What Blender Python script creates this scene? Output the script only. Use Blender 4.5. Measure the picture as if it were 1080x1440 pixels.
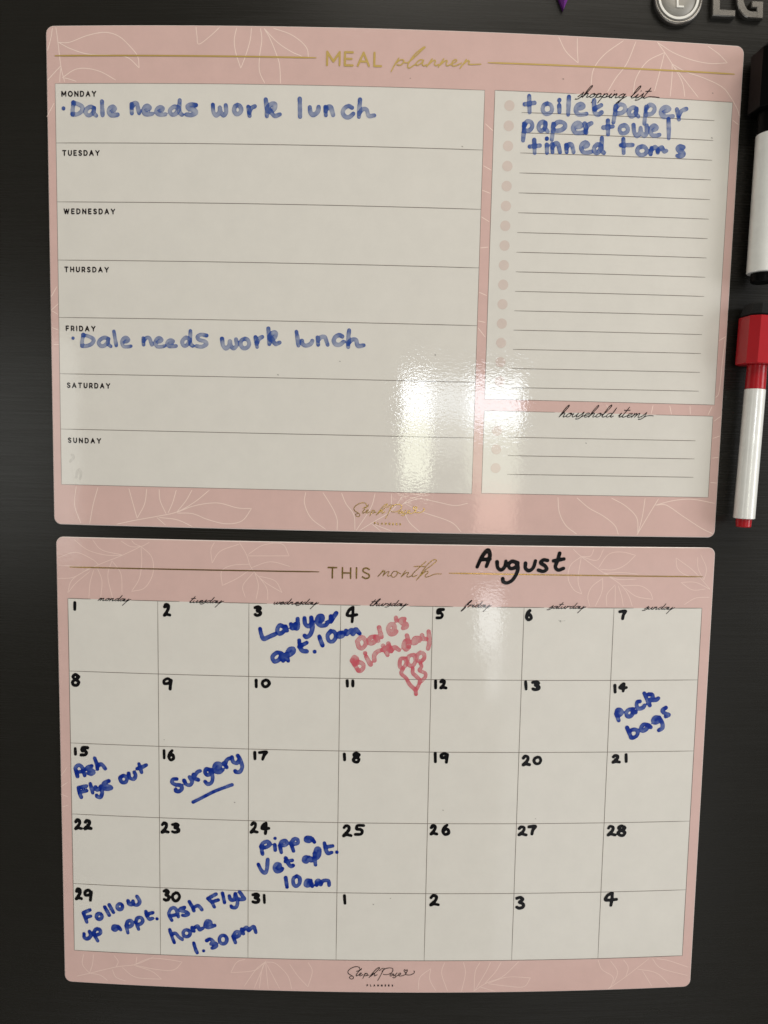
import bpy, math, random
import numpy as np
random.seed(7); np.random.seed(7)
for o in list(bpy.data.objects): bpy.data.objects.remove(o)
scene = bpy.context.scene
COL = scene.collection

# ------------------------------------------------------------------ camera
FPX = 1078.7                      # focal length in pixels of a 1080 x 1440 frame
RC = np.array([[0.9997256, -0.0218903, -0.0083363], [0.0210527, 0.9957241, -0.0899458], [0.0102696, 0.0897456, 0.9959118]])
CC = np.array([0.2032866, 0.2435005, -0.4763923])
CURV, X0 = 0.18386, 0.2000        # the door bulges gently: y = CURV * x^2
from mathutils import Matrix, Vector
def bv(v): return Vector((v[0], v[2], -v[1]))
cam_d = bpy.data.cameras.new('camera'); cam = bpy.data.objects.new('camera', cam_d); COL.objects.link(cam)
right, down, fwd = bv(RC[0]), bv(RC[1]), bv(RC[2])
M = Matrix((right, -down, -fwd)).transposed().to_4x4()
M.translation = Vector((CC[0] - .2, CC[2], .3 - CC[1]))
cam.matrix_world = M
cam_d.sensor_fit = 'VERTICAL'; cam_d.sensor_height = 36; cam_d.lens = FPX / 1440 * 36
cam_d.clip_start = .01; cam_d.clip_end = 50
scene.camera = cam

# ------------------------------------------------------------------ light
w = bpy.data.worlds.new('World'); scene.world = w; w.use_nodes = True
w.node_tree.nodes['Background'].inputs[0].default_value = (1.0, .93, .81, 1)
w.node_tree.nodes['Background'].inputs[1].default_value = .12
def lamp(name, x0, x1, z0, z1, y, col, radiance, look=None):
    d = bpy.data.lights.new(name, 'AREA'); d.shape = 'RECTANGLE'
    d.size = x1 - x0; d.size_y = z1 - z0
    d.energy = radiance * math.pi * (x1 - x0) * (z1 - z0)   # area light: radiance = P / (pi * A)
    d.color = col
    o = bpy.data.objects.new(name, d); COL.objects.link(o)
    o.location = ((x0 + x1) / 2, y, (z0 + z1) / 2)
    tgt = Vector(look) if look else Vector((o.location.x, 0, o.location.z))
    o.rotation_euler = (tgt - o.location).to_track_quat('-Z', 'Y').to_euler()
    return o
# the window of the room behind the photographer: sky above, garden green below, in panes
lamp('window_sky_left', .115, .245, .13, .285, -2.2, (.88, .94, 1.0), 15)
lamp('window_sky_middle', .245, .41, .15, .275, -2.2, (.86, .93, 1.0), 7)
lamp('window_sky_right', .41, .66, .12, .285, -2.2, (.86, .93, 1.0), 14.5)
lamp('window_left_pane', .115, .245, -.09, .13, -2.2, (.95, 1.0, .78), 8)
lamp('window_middle_pane', .245, .41, .02, .15, -2.2, (.95, .98, .92), 2.4)
lamp('window_right_pane', .41, .655, -.10, .12, -2.2, (.95, .98, .78), 3.8)
lamp('window_terrace', .46, .65, -.27, -.10, -2.2, (1.0, .68, .55), 4.2)
lamp('glass_door_pane', .49, .60, -.66, -.46, -2.2, (.95, .98, 1.0), 6.0)
lamp('glass_door_low_pane', .54, .61, -.86, -.66, -2.2, (.95, .98, 1.0), 2.2)
lamp('far_left_window', -2.6, -1.40, -.40, .42, -2.2, (.95, .97, .93), 1.8)
lamp('pale_far_wall', .62, 1.75, -1.9, -.34, -2.2, (.93, .96, 1.0), .55)
lamp('right_window', 2.9, 4.5, -1.0, 1.6, -2.1, (.97, .98, 1.0), 5.0, look=(0, 0, -.1))
lamp('ceiling_light', -.6, 2.2, 1.5, 3.0, -1.6, (1.0, .94, .84), 4.1, look=(0.05, 0, 0.05))
lamp('floor_bounce', -1.3, 1.5, -2.9, -1.9, -1.1, (.95, .98, 1.0), 1.7, look=(0, 0, 0))

scene.view_settings.view_transform = 'Standard'; scene.view_settings.look = 'None'
scene.view_settings.exposure = 0; scene.view_settings.gamma = 1
scene.render.engine = 'CYCLES'

# ------------------------------------------------------------------ geometry helpers
def unproj(pts, off=0.0):
    """photo pixel -> (x, z) on the bulging board surface, off metres in front of it"""
    pts = np.atleast_2d(np.asarray(pts, float))
    d = np.stack([(pts[:, 0] - 540) / FPX, (pts[:, 1] - 720) / FPX, np.ones(len(pts))], 1) @ RC
    t = np.full(len(pts), .45)
    for _ in range(12):
        q = CC + t[:, None] * d
        F = q[:, 2] - CURV * (q[:, 0] - X0) ** 2 + off
        t -= F / (d[:, 2] - 2 * CURV * (q[:, 0] - X0) * d[:, 0])
    q = CC + t[:, None] * d
    return np.stack([q[:, 0] - .2, .3 - q[:, 1]], 1)
def lift(xz, off=0.0):
    xz = np.asarray(xz, float)
    off = np.asarray(off) + np.zeros(len(xz))
    return np.stack([xz[:, 0], CURV * (xz[:, 0] + .2 - X0) ** 2 - off, xz[:, 1]], 1)
BP = [(-.2019 * 0, 0, 0), (.001029, .307061, -.0034330)]
def mm(b, pts):
    """millimetres from the top left corner of planner b -> (x, z)"""
    pts = np.atleast_2d(np.asarray(pts, float)) * .001
    x, y, th = BP[b]
    X = x + pts[:, 0] * math.cos(th) - pts[:, 1] * math.sin(th)
    Y = y + pts[:, 0] * math.sin(th) + pts[:, 1] * math.cos(th)
    return np.stack([X - .2, .3 - Y], 1)
def mesh_obj(name, V, F, mat, parent=None, smooth=True, attr=None, mats=None, fm=None):
    me = bpy.data.meshes.new(name)
    me.from_pydata([tuple(v) for v in V], [], [tuple(int(i) for i in f) for f in F])
    for m in (mats or [mat]): me.materials.append(m)
    if fm is not None: me.polygons.foreach_set('material_index', fm)
    if smooth: me.polygons.foreach_set('use_smooth', [True] * len(me.polygons))
    if attr is not None:
        a = me.attributes.new('ink', 'FLOAT', 'POINT'); a.data.foreach_set('value', np.asarray(attr, np.float32))
    me.update()
    o = bpy.data.objects.new(name, me); COL.objects.link(o)
    if parent is not None:
        o.parent = parent; o.matrix_parent_inverse = parent.matrix_basis.inverted()
    return o
def empty(name, loc, label, cat, group=None):
    o = bpy.data.objects.new(name, None); COL.objects.link(o); o.location = loc
    o['label'] = label; o['category'] = cat
    if group: o['group'] = group
    o.empty_display_size = .02
    bpy.context.view_layer.update()
    return o
def catmull(P, n=6, closed=False):
    P = np.asarray(P, float)
    if len(P) < 3 and not closed:
        if len(P) == 1: return P
        t = np.linspace(0, 1, 5)[:, None]; return P[0] * (1 - t) + P[1] * t
    if closed: Q = np.vstack([P[-1], P, P[0], P[1]])
    else: Q = np.vstack([2 * P[0] - P[1], P, 2 * P[-1] - P[-2]])
    out = []
    for i in range(1, len(Q) - 2):
        a, b, c, d = Q[i - 1], Q[i], Q[i + 1], Q[i + 2]
        for k in range(n):
            t = k / n
            out.append(.5 * (2 * b + (c - a) * t + (2 * a - 5 * b + 4 * c - d) * t * t + (3 * b - a - 3 * c + d) * t ** 3))
    out.append(Q[-2])
    return np.array(out)
def value_noise(x, y, s, seed=0):
    rs = np.random.RandomState(seed); T = rs.rand(64, 64)
    x = x / s; y = y / s; i = np.floor(x).astype(int); j = np.floor(y).astype(int)
    f = x - i; g = y - j; f = f * f * (3 - 2 * f); g = g * g * (3 - 2 * g)
    a = T[i % 64, j % 64]; b = T[(i + 1) % 64, j % 64]; c = T[i % 64, (j + 1) % 64]; d = T[(i + 1) % 64, (j + 1) % 64]
    return (a * (1 - f) + b * f) * (1 - g) + (c * (1 - f) + d * f) * g
def ink(name, strokes, rad, mat, parent, off=.00022, h=None, base=.6, label=None, seed=1, rim=.12, endp=.25):
    """strokes: list of (N,2) arrays of x,z in metres; one mesh of the union of the pen tracks"""
    h = h or rad / 3.4
    allp = np.vstack(strokes); pad = rad * 1.3 + 2 * h
    lo = allp.min(0) - pad; hi = allp.max(0) + pad
    nx = int((hi[0] - lo[0]) / h) + 2; nz = int((hi[1] - lo[1]) / h) + 2
    gx = lo[0] + np.arange(nx) * h; gz = lo[1] + np.arange(nz) * h
    SD = np.full((nx, nz), -9.0); T = np.ones((nx, nz))
    for si, S in enumerate(strokes):
        if len(S) == 1: S = np.vstack([S, S + [[1e-5, 0]]])
        L = np.concatenate([[0], np.cumsum(np.linalg.norm(np.diff(S, axis=0), axis=1))]); tot = L[-1] + 1e-9
        rs = np.random.RandomState(seed * 31 + si)
        R_ = rad * (1 + .10 * np.interp(L, np.linspace(0, tot, 6), rs.uniform(-1, 1, 6)))
        R_[-1] *= .9
        loc = np.full((nx, nz), -9.0); lp = np.zeros((nx, nz))
        for k in range(len(S) - 1):
            a, b = S[k], S[k + 1]; r = (R_[k] + R_[k + 1]) / 2
            i0 = max(0, int((min(a[0], b[0]) - pad - lo[0]) / h)); i1 = min(nx, int((max(a[0], b[0]) + pad - lo[0]) / h) + 2)
            j0 = max(0, int((min(a[1], b[1]) - pad - lo[1]) / h)); j1 = min(nz, int((max(a[1], b[1]) + pad - lo[1]) / h) + 2)
            X, Z = np.meshgrid(gx[i0:i1], gz[j0:j1], indexing='ij')
            ab = b - a; q = ab @ ab + 1e-14
            t = np.clip(((X - a[0]) * ab[0] + (Z - a[1]) * ab[1]) / q, 0, 1)
            d = r - np.hypot(X - a[0] - t * ab[0], Z - a[1] - t * ab[1])
            s = loc[i0:i1, j0:j1]; m = d > s
            s[m] = d[m]; lp[i0:i1, j0:j1][m] = (L[k] + t * (L[k + 1] - L[k]))[m]
        SD = np.maximum(SD, loc)
        ee = np.minimum(lp, tot - lp)
        aa = base * (1 + .22 * np.interp(lp, np.linspace(0, tot, 7), rs.uniform(-1, 1, 7)))
        aa = aa + endp * np.exp(-((tot - lp) / (rad * .9)) ** 2) * .5 + endp * np.exp(-(lp / (rad * 1.6)) ** 2)
        aa = aa + rim * np.exp(-(np.maximum(loc, 0) / (rad * .28)) ** 2)
        aa = np.clip(aa, .05, .985) * (loc > -h * .8)
        T *= (1 - aa)
    G = 1 - T
    X, Z = np.meshgrid(gx, gz, indexing='ij')
    G = G * (.74 + .46 * value_noise(X + 5, Z + 5, rad * 1.5, seed)) 
    G = np.clip(G, 0, 1)
    ins = SD > 0
    use = (ins[:-1, :-1] | ins[1:, :-1] | ins[:-1, 1:] | ins[1:, 1:])
    gxx = np.zeros_like(SD); gzz = np.zeros_like(SD)
    gxx[1:-1] = SD[2:] - SD[:-2]; gzz[:, 1:-1] = SD[:, 2:] - SD[:, :-2]
    gl = np.hypot(gxx, gzz) + 1e-12
    mv = np.where((SD < 0) & (SD > -1), np.minimum(-SD, h * 1.35), 0)
    X = X + gxx / gl * mv; Z = Z + gzz / gl * mv
    # outside points take their neighbours' density
    I, J = np.nonzero(use)
    idx = -np.ones(SD.shape, int)
    for di, dj in ((0, 0), (1, 0), (1, 1), (0, 1)): idx[I + di, J + dj] = 0
    vi, vj = np.nonzero(idx == 0); idx[vi, vj] = np.arange(len(vi))
    F = np.stack([idx[I, J], idx[I + 1, J], idx[I + 1, J + 1], idx[I, J + 1]], 1)
    V = lift(np.stack([X[vi, vj], Z[vi, vj]], 1), off)
    g = G[vi, vj]; g = np.where(g < .05, base, g)
    o = mesh_obj(name, V, F, mat, parent, attr=g)
    if label: o['label'] = label
    return o
def ribbon(name, paths, wid, mat, parent, off=.00008, label=None):
    V, F = [], []
    for k, P in enumerate(paths):
        P = np.asarray(P); T = np.gradient(P, axis=0); T /= np.linalg.norm(T, axis=1)[:, None] + 1e-12
        N = np.stack([-T[:, 1], T[:, 0]], 1); n = len(P)
        ww = np.full(n, wid / 2); ww[0] *= .6; ww[-1] *= .6
        b = len(V)
        V += list(lift(P - N * ww[:, None], off + k * 1.2e-6)) + list(lift(P + N * ww[:, None], off + k * 1.2e-6))
        F += [(b + i, b + i + 1, b + n + i + 1, b + n + i) for i in range(n - 1)]
    o = mesh_obj(name, V, F, mat, parent)
    if label: o['label'] = label
    return o
def sheet(name, b, u0, v0, u1, v1, mat, parent, off, n=28, label=None):
    us = np.linspace(u0, u1, n + 1); nv = max(1, min(12, int((v1 - v0) / 15)))
    V = []; F = []
    for v in np.linspace(v0, v1, nv + 1): V += list(lift(mm(b, np.stack([us, np.full_like(us, v)], 1)), off))
    for j in range(nv):
        for i in range(n):
            a = j * (n + 1) + i; F.append((a, a + n + 1, a + n + 2, a + 1))
    o = mesh_obj(name, V, F, mat, parent)
    if label: o['label'] = label
    return o
def disc(name, b, u, v, r, mat, parent, off):
    n = 28; V = [(u, v)] + [(u + r * math.cos(2 * math.pi * k / n), v + r * math.sin(2 * math.pi * k / n)) for k in range(n)]
    return mesh_obj(name, lift(mm(b, V), off), [(0, 1 + (k + 1) % n, 1 + k) for k in range(n)], mat, parent)

# ------------------------------------------------------------------ materials
def newmat(name):
    m = bpy.data.materials.new(name); m.use_nodes = True
    nt = m.node_tree; nt.nodes.clear(); return m, nt
def lnk(nt, a, b): nt.links.new(a, b)
def gloss_bump(nt, strength=1.0):
    """fine orange peel of the laminate"""
    geo = nt.nodes.new('ShaderNodeNewGeometry'); mp = nt.nodes.new('ShaderNodeMapping')
    mp.inputs['Scale'].default_value = (1, 1, 1.9)
    lnk(nt, geo.outputs['Position'], mp.inputs[0])
    n1 = nt.nodes.new('ShaderNodeTexNoise'); n1.inputs['Scale'].default_value = 380; n1.inputs['Detail'].default_value = 2.0
    n1.inputs['Distortion'].default_value = .6
    lnk(nt, mp.outputs[0], n1.inputs['Vector'])
    n2 = nt.nodes.new('ShaderNodeTexNoise'); n2.inputs['Scale'].default_value = 28; n2.inputs['Detail'].default_value = 1
    lnk(nt, mp.outputs[0], n2.inputs['Vector'])
    ad = nt.nodes.new('ShaderNodeMath'); ad.operation = 'MULTIPLY_ADD'; ad.inputs[1].default_value = 1.2
    lnk(nt, n2.outputs[0], ad.inputs[0]); lnk(nt, n1.outputs[0], ad.inputs[2])
    b = nt.nodes.new('ShaderNodeBump'); b.inputs['Strength'].default_value = 1.0; b.inputs['Distance'].default_value = .000030 * strength
    lnk(nt, ad.outputs[0], b.inputs['Height'])
    return b
def mottled(nt, col, amt=.04, scale=60):
    geo = nt.nodes.new('ShaderNodeNewGeometry')
    n = nt.nodes.new('ShaderNodeTexNoise'); n.inputs['Scale'].default_value = scale; n.inputs['Detail'].default_value = 6; n.inputs['Roughness'].default_value = .7
    lnk(nt, geo.outputs['Position'], n.inputs['Vector'])
    r = nt.nodes.new('ShaderNodeMapRange'); r.inputs[1].default_value = .3; r.inputs[2].default_value = .7
    r.inputs[3].default_value = 1 - amt; r.inputs[4].default_value = 1 + amt
    lnk(nt, n.outputs[0], r.inputs[0])
    mx = nt.nodes.new('ShaderNodeVectorMath'); mx.operation = 'MULTIPLY'; mx.inputs[0].default_value = col
    lnk(nt, r.outputs[0], mx.inputs[1])
    return mx.outputs[0]
def laminate(name, col, amt=.035):
    m, nt = newmat(name)
    p = nt.nodes.new('ShaderNodeBsdfPrincipled'); o = nt.nodes.new('ShaderNodeOutputMaterial')
    p.inputs['Roughness'].default_value = .75; p.inputs['Specular IOR Level'].default_value = .0
    p.inputs['Coat Weight'].default_value = 1; p.inputs['Coat Roughness'].default_value = .03; p.inputs['Coat IOR'].default_value = 1.5
    lnk(nt, mottled(nt, col, amt), p.inputs['Base Color'])
    lnk(nt, gloss_bump(nt).outputs[0], p.inputs['Coat Normal'])
    lnk(nt, p.outputs[0], o.inputs[0]); return m
def ink_mat(name, col, lo, hi, light=None):
    m, nt = newmat(name)
    p = nt.nodes.new('ShaderNodeBsdfPrincipled'); o = nt.nodes.new('ShaderNodeOutputMaterial')
    t = nt.nodes.new('ShaderNodeBsdfTransparent'); mx = nt.nodes.new('ShaderNodeMixShader')
    a = nt.nodes.new('ShaderNodeAttribute'); a.attribute_name = 'ink'
    r = nt.nodes.new('ShaderNodeMapRange'); r.inputs[3].default_value = lo; r.inputs[4].default_value = hi
    lnk(nt, a.outputs['Fac'], r.inputs[0]); lnk(nt, r.outputs[0], mx.inputs[0])
    if light:
        c = nt.nodes.new('ShaderNodeMix'); c.data_type = 'RGBA'
        c.inputs[6].default_value = (*light, 1); c.inputs[7].default_value = (*col, 1)
        lnk(nt, a.outputs['Fac'], c.inputs[0]); lnk(nt, c.outputs[2], p.inputs['Base Color'])
    else: p.inputs['Base Color'].default_value = (*col, 1)
    p.inputs['Roughness'].default_value = .8; p.inputs['Specular IOR Level'].default_value = .0
    p.inputs['Coat Weight'].default_value = .45; p.inputs['Coat Roughness'].default_value = .08
    lnk(nt, gloss_bump(nt, .8).outputs[0], p.inputs['Coat Normal'])
    lnk(nt, t.outputs[0], mx.inputs[1]); lnk(nt, p.outputs[0], mx.inputs[2]); lnk(nt, mx.outputs[0], o.inputs[0])
    return m
def plain(name, col, rough=.5, metal=0, coat=0, bump=None, spec=.5):
    m, nt = newmat(name)
    p = nt.nodes.new('ShaderNodeBsdfPrincipled'); o = nt.nodes.new('ShaderNodeOutputMaterial')
    p.inputs['Roughness'].default_value = rough; p.inputs['Metallic'].default_value = metal
    p.inputs['Coat Weight'].default_value = coat; p.inputs['Coat Roughness'].default_value = .05; p.inputs['Specular IOR Level'].default_value = spec
    lnk(nt, mottled(nt, col, .05, 90), p.inputs['Base Color'])
    if bump:
        geo = nt.nodes.new('ShaderNodeNewGeometry'); mp = nt.nodes.new('ShaderNodeMapping'); mp.inputs['Scale'].default_value = bump[:3]
        lnk(nt, geo.outputs['Position'], mp.inputs[0])
        n = nt.nodes.new('ShaderNodeTexNoise'); n.inputs['Scale'].default_value = 1; n.inputs['Detail'].default_value = 4
        lnk(nt, mp.outputs[0], n.inputs['Vector'])
        b = nt.nodes.new('ShaderNodeBump'); b.inputs['Distance'].default_value = bump[3]; lnk(nt, n.outputs[0], b.inputs['Height']); lnk(nt, b.outputs[0], p.inputs['Normal'])
        r = nt.nodes.new('ShaderNodeMapRange'); r.inputs[1].default_value = .3; r.inputs[2].default_value = .7
        r.inputs[3].default_value = rough - .03; r.inputs[4].default_value = rough + .03
        lnk(nt, n.outputs[0], r.inputs[0]); lnk(nt, r.outputs[0], p.inputs['Roughness'])
    lnk(nt, p.outputs[0], o.inputs[0]); return m
PINK = laminate('blush_pink_laminate', (.69, .475, .430))
CREAM = laminate('white_laminate', (.748, .716, .655), .025)
EDGE = plain('laminate_edge', (.86, .74, .69), .35, coat=.5)
LINE = laminate('grey_rule_print', (.20, .165, .14))
LEAF = laminate('pale_leaf_print', (.88, .70, .62))
LEAF2 = laminate('faint_leaf_print', (.84, .64, .57))
DOT = laminate('pale_pink_dot_print', (.69, .585, .525))
BLACKPRINT = laminate('black_print', (.018, .013, .014))
GOLD = plain('gold_foil', (.66, .43, .14), .22, metal=1, coat=.3, bump=(300, 300, 500, .00003))
GOLDLIT = plain('lit_gold_foil', (.50, .34, .09), .45, metal=.2, bump=(300, 300, 500, .00003))  # same gold foil, with its bright reflection put into the base colour
BLUE1 = ink_mat('faded_blue_marker', (.025, .07, .31), .08, .94, (.16, .27, .56))
BLUE2 = ink_mat('blue_marker', (.005, .024, .25), .28, 1.0, (.04, .15, .58))
BLACKINK = ink_mat('black_marker', (.006, .006, .007), 1, 1)
REDINK = ink_mat('red_marker', (.64, .085, .125), .12, .86, (.74, .25, .28))
SMUDGE = ink_mat('grey_smudge', (.18, .16, .13), 0, .45)
DOOR = plain('black_brushed_steel', (.0135, .0125, .0102), .27, metal=.0, bump=(20, 60, 1100, .000008), spec=.34)

# ------------------------------------------------------------------ refrigerator door
fridge = empty('refrigerator', (0, .03, -.75), 'black brushed steel refrigerator door that everything else is stuck to', 'refrigerator')
us = np.linspace(-.62, .62, 81); zs = np.linspace(-.75, .75, 21); V = []; F = []
for z in zs: V += list(lift(np.stack([us, np.full_like(us, z)], 1), -.00115))
nn = len(us)
for j in range(len(zs) - 1):
    for i in range(nn - 1): a = j * nn + i; F.append((a, a + 1, a + nn + 1, a + nn))
bo = len(V)
def ring_idx(): 
    t = [i for i in range(nn)] + [j * nn + nn - 1 for j in range(1, len(zs))] + [(len(zs) - 1) * nn + i for i in range(nn - 2, -1, -1)] + [j * nn for j in range(len(zs) - 2, 0, -1)]
    return t
rg = ring_idx()
for i in rg: v = V[i]; V.append((v[0], v[1], v[2]))
for i in rg: v = V[i]; V.append((v[0], .15, v[2]))
m_ = len(rg)
for k in range(m_): k2 = (k + 1) % m_; F.append((bo + k, bo + m_ + k, bo + m_ + k2, bo + k2))
mesh_obj('door_panel', V, F, DOOR, fridge)

BADGE = plain('badge_satin_metal', (.27, .255, .235), .25, metal=.85)
BADGEFACE = plain('badge_grey_face', (.30, .285, .255), .5, metal=.6)
WHITEPAINT = plain('white_enamel', (.82, .80, .74), .4)
CHROME = plain('chrome', (.62, .6, .55), .16, metal=1)
def lathe(name, cx, cz, prof, mat, parent, n=64):
    V = []; F = []
    for r, off in prof:
        for k in range(n):
            a = 2 * math.pi * k / n; V.append((cx + r * math.cos(a), CURV * cx * cx - off + 2 * CURV * cx * r * math.cos(a), cz + r * math.sin(a)))
    for i in range(len(prof) - 1):
        for k in range(n):
            k2 = (k + 1) % n; F.append((i * n + k, i * n + k2, (i + 1) * n + k2, (i + 1) * n + k))
    F.append([(len(prof) - 1) * n + k for k in range(n)])
    return mesh_obj(name, V, F, mat, parent)
bc = unproj([(954.6, -4)], .002)[0]; br = .0151
badge = lathe('logo_badge', bc[0], bc[1], [(br, -.001), (br, .0008), (br * .985, .0018), (br * .95, .0022), (br * .90, .0020), (br * .885, .0016)], BADGE, fridge)
badge['label'] = 'round grey metal logo badge'
lathe('badge_face', bc[0], bc[1], [(br * .89, .0010), (br * .88, .00165), (br * .30, .00168)], BADGEFACE, badge)
def tube_ring(name, cx, cz, r0, r1, off, mat, parent, a0=0, a1=360, n=72):
    V = []; F = []
    for k in range(n + 1):
        a = math.radians(a0 + (a1 - a0) * k / n)
        for r, o in ((r0, off - .0004), (r0, off), (r1, off), (r1, off - .0004)):
            V.append((cx + r * math.cos(a), CURV * cx * cx - o + 2 * CURV * cx * r * math.cos(a), cz + r * math.sin(a)))
    for k in range(n):
        for j in range(3): b = k * 4 + j; F.append((b, b + 1, b + 5, b + 4))
    return mesh_obj(name, V, F, mat, parent, smooth=False)
tube_ring('badge_ring', bc[0], bc[1], br * .735, br * .825, .0022, WHITEPAINT, badge, -270, 0)
def prism(name, poly, mat, parent, off0, off1, bev=.0004, pix=True):
    P = unproj(poly, off1) if pix else np.asarray(poly, float)
    n = len(P); c = P.mean(0)
    area = sum(P[i][0] * P[(i + 1) % n][1] - P[(i + 1) % n][0] * P[i][1] for i in range(n))
    if area < 0: P = P[::-1]
    def inset(Q, d):
        out = []
        for i in range(n):
            a, b, e = Q[i - 1], Q[i], Q[(i + 1) % n]
            t1 = (b - a) / np.linalg.norm(b - a); t2 = (e - b) / np.linalg.norm(e - b)
            n1 = np.array([-t1[1], t1[0]]); n2 = np.array([-t2[1], t2[0]]); m = n1 + n2; m /= np.linalg.norm(m)
            out.append(b + m * d / max(.4, m @ n1))
        return np.array(out)
    V = list(lift(P, off0)) + list(lift(P, off1 - bev)) + list(lift(inset(P, bev), off1))
    F = []
    for L in range(2):
        for i in range(n): j = (i + 1) % n; F.append((L * n + i, L * n + j, (L + 1) * n + j, (L + 1) * n + i))
    F.append([2 * n + i for i in range(n)])
    return mesh_obj(name, V, F, mat, parent, smooth=False)
prism('badge_letter', [(951.5, -20), (954.5, -20), (954.5, 7.5), (962, 7.8), (962, 10.4), (951.5, 10)], WHITEPAINT, badge, .0014, .0022, .0001)
e1 = unproj([(945, -12)], .002)[0]
lathe('badge_dot', e1[0], e1[1], [(.0013, .0014), (.0013, .0021), (.0006, .0022)], WHITEPAINT, badge, 20)
prism('logo_letter', [(1002.5, -38), (1013.5, -37.6), (1013.3, 12.6), (1035, 13.6), (1034.5, 23.4), (1002, 21.6)], BADGE, fridge, -.001, .0022, .0005)
def thick(path, r):
    P = np.asarray(path, float); T = np.gradient(P, axis=0); T /= np.linalg.norm(T, axis=1)[:, None]
    N = np.stack([-T[:, 1], T[:, 0]], 1); return np.vstack([P + N * r, (P - N * r)[::-1]])
gp = [(1068, -22)] + [(1055.5 + 14.5 * math.cos(math.radians(a)) * 1.0, -6 - 26 * math.sin(math.radians(a)) + (0)) for a in range(50, 271, 10)] + [(1061, 20.3), (1069, 20.8)]
prism('logo_letter', thick(gp, 5.2), BADGE, fridge, -.001, .0022, .0005)
prism('logo_letter', [(1057, 0.8), (1074.3, 1.6), (1073.6, 26.2), (1063.6, 25.8), (1064, 11.0), (1057, 10.6)], BADGE, fridge, -.0009, .00235, .0005)

# ------------------------------------------------------------------ planner sheets
BW, BH, CR = 420.0, 299.2, 4.6
def outline(ins, n=8, nx=36, ny=18):
    r = CR - ins; P = []
    cs = [(BW - CR, CR, -90), (BW - CR, BH - CR, 0), (CR, BH - CR, 90), (CR, CR, 180)]
    for i, (cx, cy, a0) in enumerate(cs):
        for k in range(n + 1):
            a = math.radians(a0 + 90 * k / n); P.append((cx + r * math.cos(a), cy + r * math.sin(a)))
        nxt = cs[(i + 1) % 4]; a = math.radians(a0 + 90)
        p0 = np.array(P[-1]); b0 = math.radians(nxt[2]); p1 = np.array((nxt[0] + r * math.cos(b0), nxt[1] + r * math.sin(b0)))
        m = ny if i % 2 == 0 else nx
        for k in range(1, m): P.append(tuple(p0 + (p1 - p0) * k / m))
    return P
def board(b, parent):
    # front face as columns that follow the bulge of the door
    ins = .45; r = CR - ins
    xs = [ins + r * (1 - math.cos(math.radians(a))) for a in range(0, 91, 11)] + [CR + .001 + (BW - 2 * CR) * k / 40 for k in range(41)]
    xs += [BW - x for x in reversed(xs[:9])]
    xs = sorted(set(round(x, 4) for x in xs)); V = []; F = []
    nv = 12
    for x in xs:
        if x < CR: t = CR - math.sqrt(max(0, r * r - (CR - x) ** 2))
        elif x > BW - CR: t = CR - math.sqrt(max(0, r * r - (x - BW + CR) ** 2))
        else: t = ins
        for k in range(nv + 1): V.append((x, t + (BH - 2 * t) * k / nv))
    for i in range(len(xs) - 1):
        for k in range(nv): a = i * (nv + 1) + k; F.append((a, a + 1, a + nv + 2, a + nv + 1))
    mesh_obj('board', lift(mm(b, V), 0), F, PINK, parent)
    A, B = outline(ins), outline(0.0); n = len(A)
    V = np.vstack([lift(mm(b, A), 0.00001), lift(mm(b, B), -.00035), lift(mm(b, B), -.0011)])
    F = []
    for L in range(2):
        for i in range(n): j = (i + 1) % n; F.append((L * n + i, (L + 1) * n + i, (L + 1) * n + j, L * n + j))
    mesh_obj('laminate_edge', V, F, EDGE, parent, smooth=False)
def hline(name, b, u0, v0, u1, v1, wid, mat, parent, off=.00013, n=24):
    t = np.linspace(0, 1, n)[:, None]; P = mm(b, np.array([[u0, v0]]) * (1 - t) + np.array([[u1, v1]]) * t)
    return ribbon(name, [P], wid * .001, mat, parent, off)

meal = empty('meal_planner', (0, .001, .15), 'pink magnetic meal planner sheet with shopping list, upper of the two on the door', 'planner board')
month = empty('month_planner', (0, .001, -.16), 'pink magnetic month calendar sheet headed August, below the meal planner', 'calendar')
board(0, meal); board(1, month)
LW = .34
# meal planner: seven day rows
rows = [33.1, 67.4, 101.9, 136.4, 170.9, 205.2, 239.3, 273.9]
for i in range(7):
    sheet('day_panel', 0, 5.3, rows[i], 262.7, rows[i + 1], CREAM, meal, .00005 )
for v in rows[1:-1]: hline('rule_line', 0, 5.3, v, 262.7, v, LW, LINE, meal)
for (a, b_, c, d) in ((5.3, 33.1, 262.7, 33.1), (262.7, 33.1, 262.7, 273.9), (262.7, 273.9, 5.3, 273.9), (5.3, 273.9, 5.3, 33.1)): hline('panel_border', 0, a, b_, c, d, .22, LINE, meal, .00012)
sheet('list_panel', 0, 268.8, 32.9, 414.6, 215.2, CREAM, meal, .00005)
sheet('list_panel', 0, 268.8, 222.3, 414.1, 273.5, CREAM, meal, .00005)
for (a, b_, c, d) in ((268.8, 32.9, 318, 32.9), (367, 32.9, 414.6, 32.9), (414.6, 32.9, 414.6, 215.2), (414.6, 215.2, 268.8, 215.2), (268.8, 215.2, 268.8, 32.9),
                      (268.8, 222.3, 313, 222.3), (377, 222.3, 414.1, 222.3), (414.1, 222.3, 414.1, 273.5), (414.1, 273.5, 268.8, 273.5), (268.8, 273.5, 268.8, 222.3)):
    hline('panel_border', 0, a, b_, c, d, .22, LINE, meal, .00012)
for k in range(15):
    v = 45.0 + 11.63 * k; hline('rule_line', 0, 285.2, v, 403.8, v - .9, LW, LINE, meal)
    disc('checkbox_dot', 0, 277.8, v - 3.7, 3.1, DOT, meal, .00010)
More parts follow.
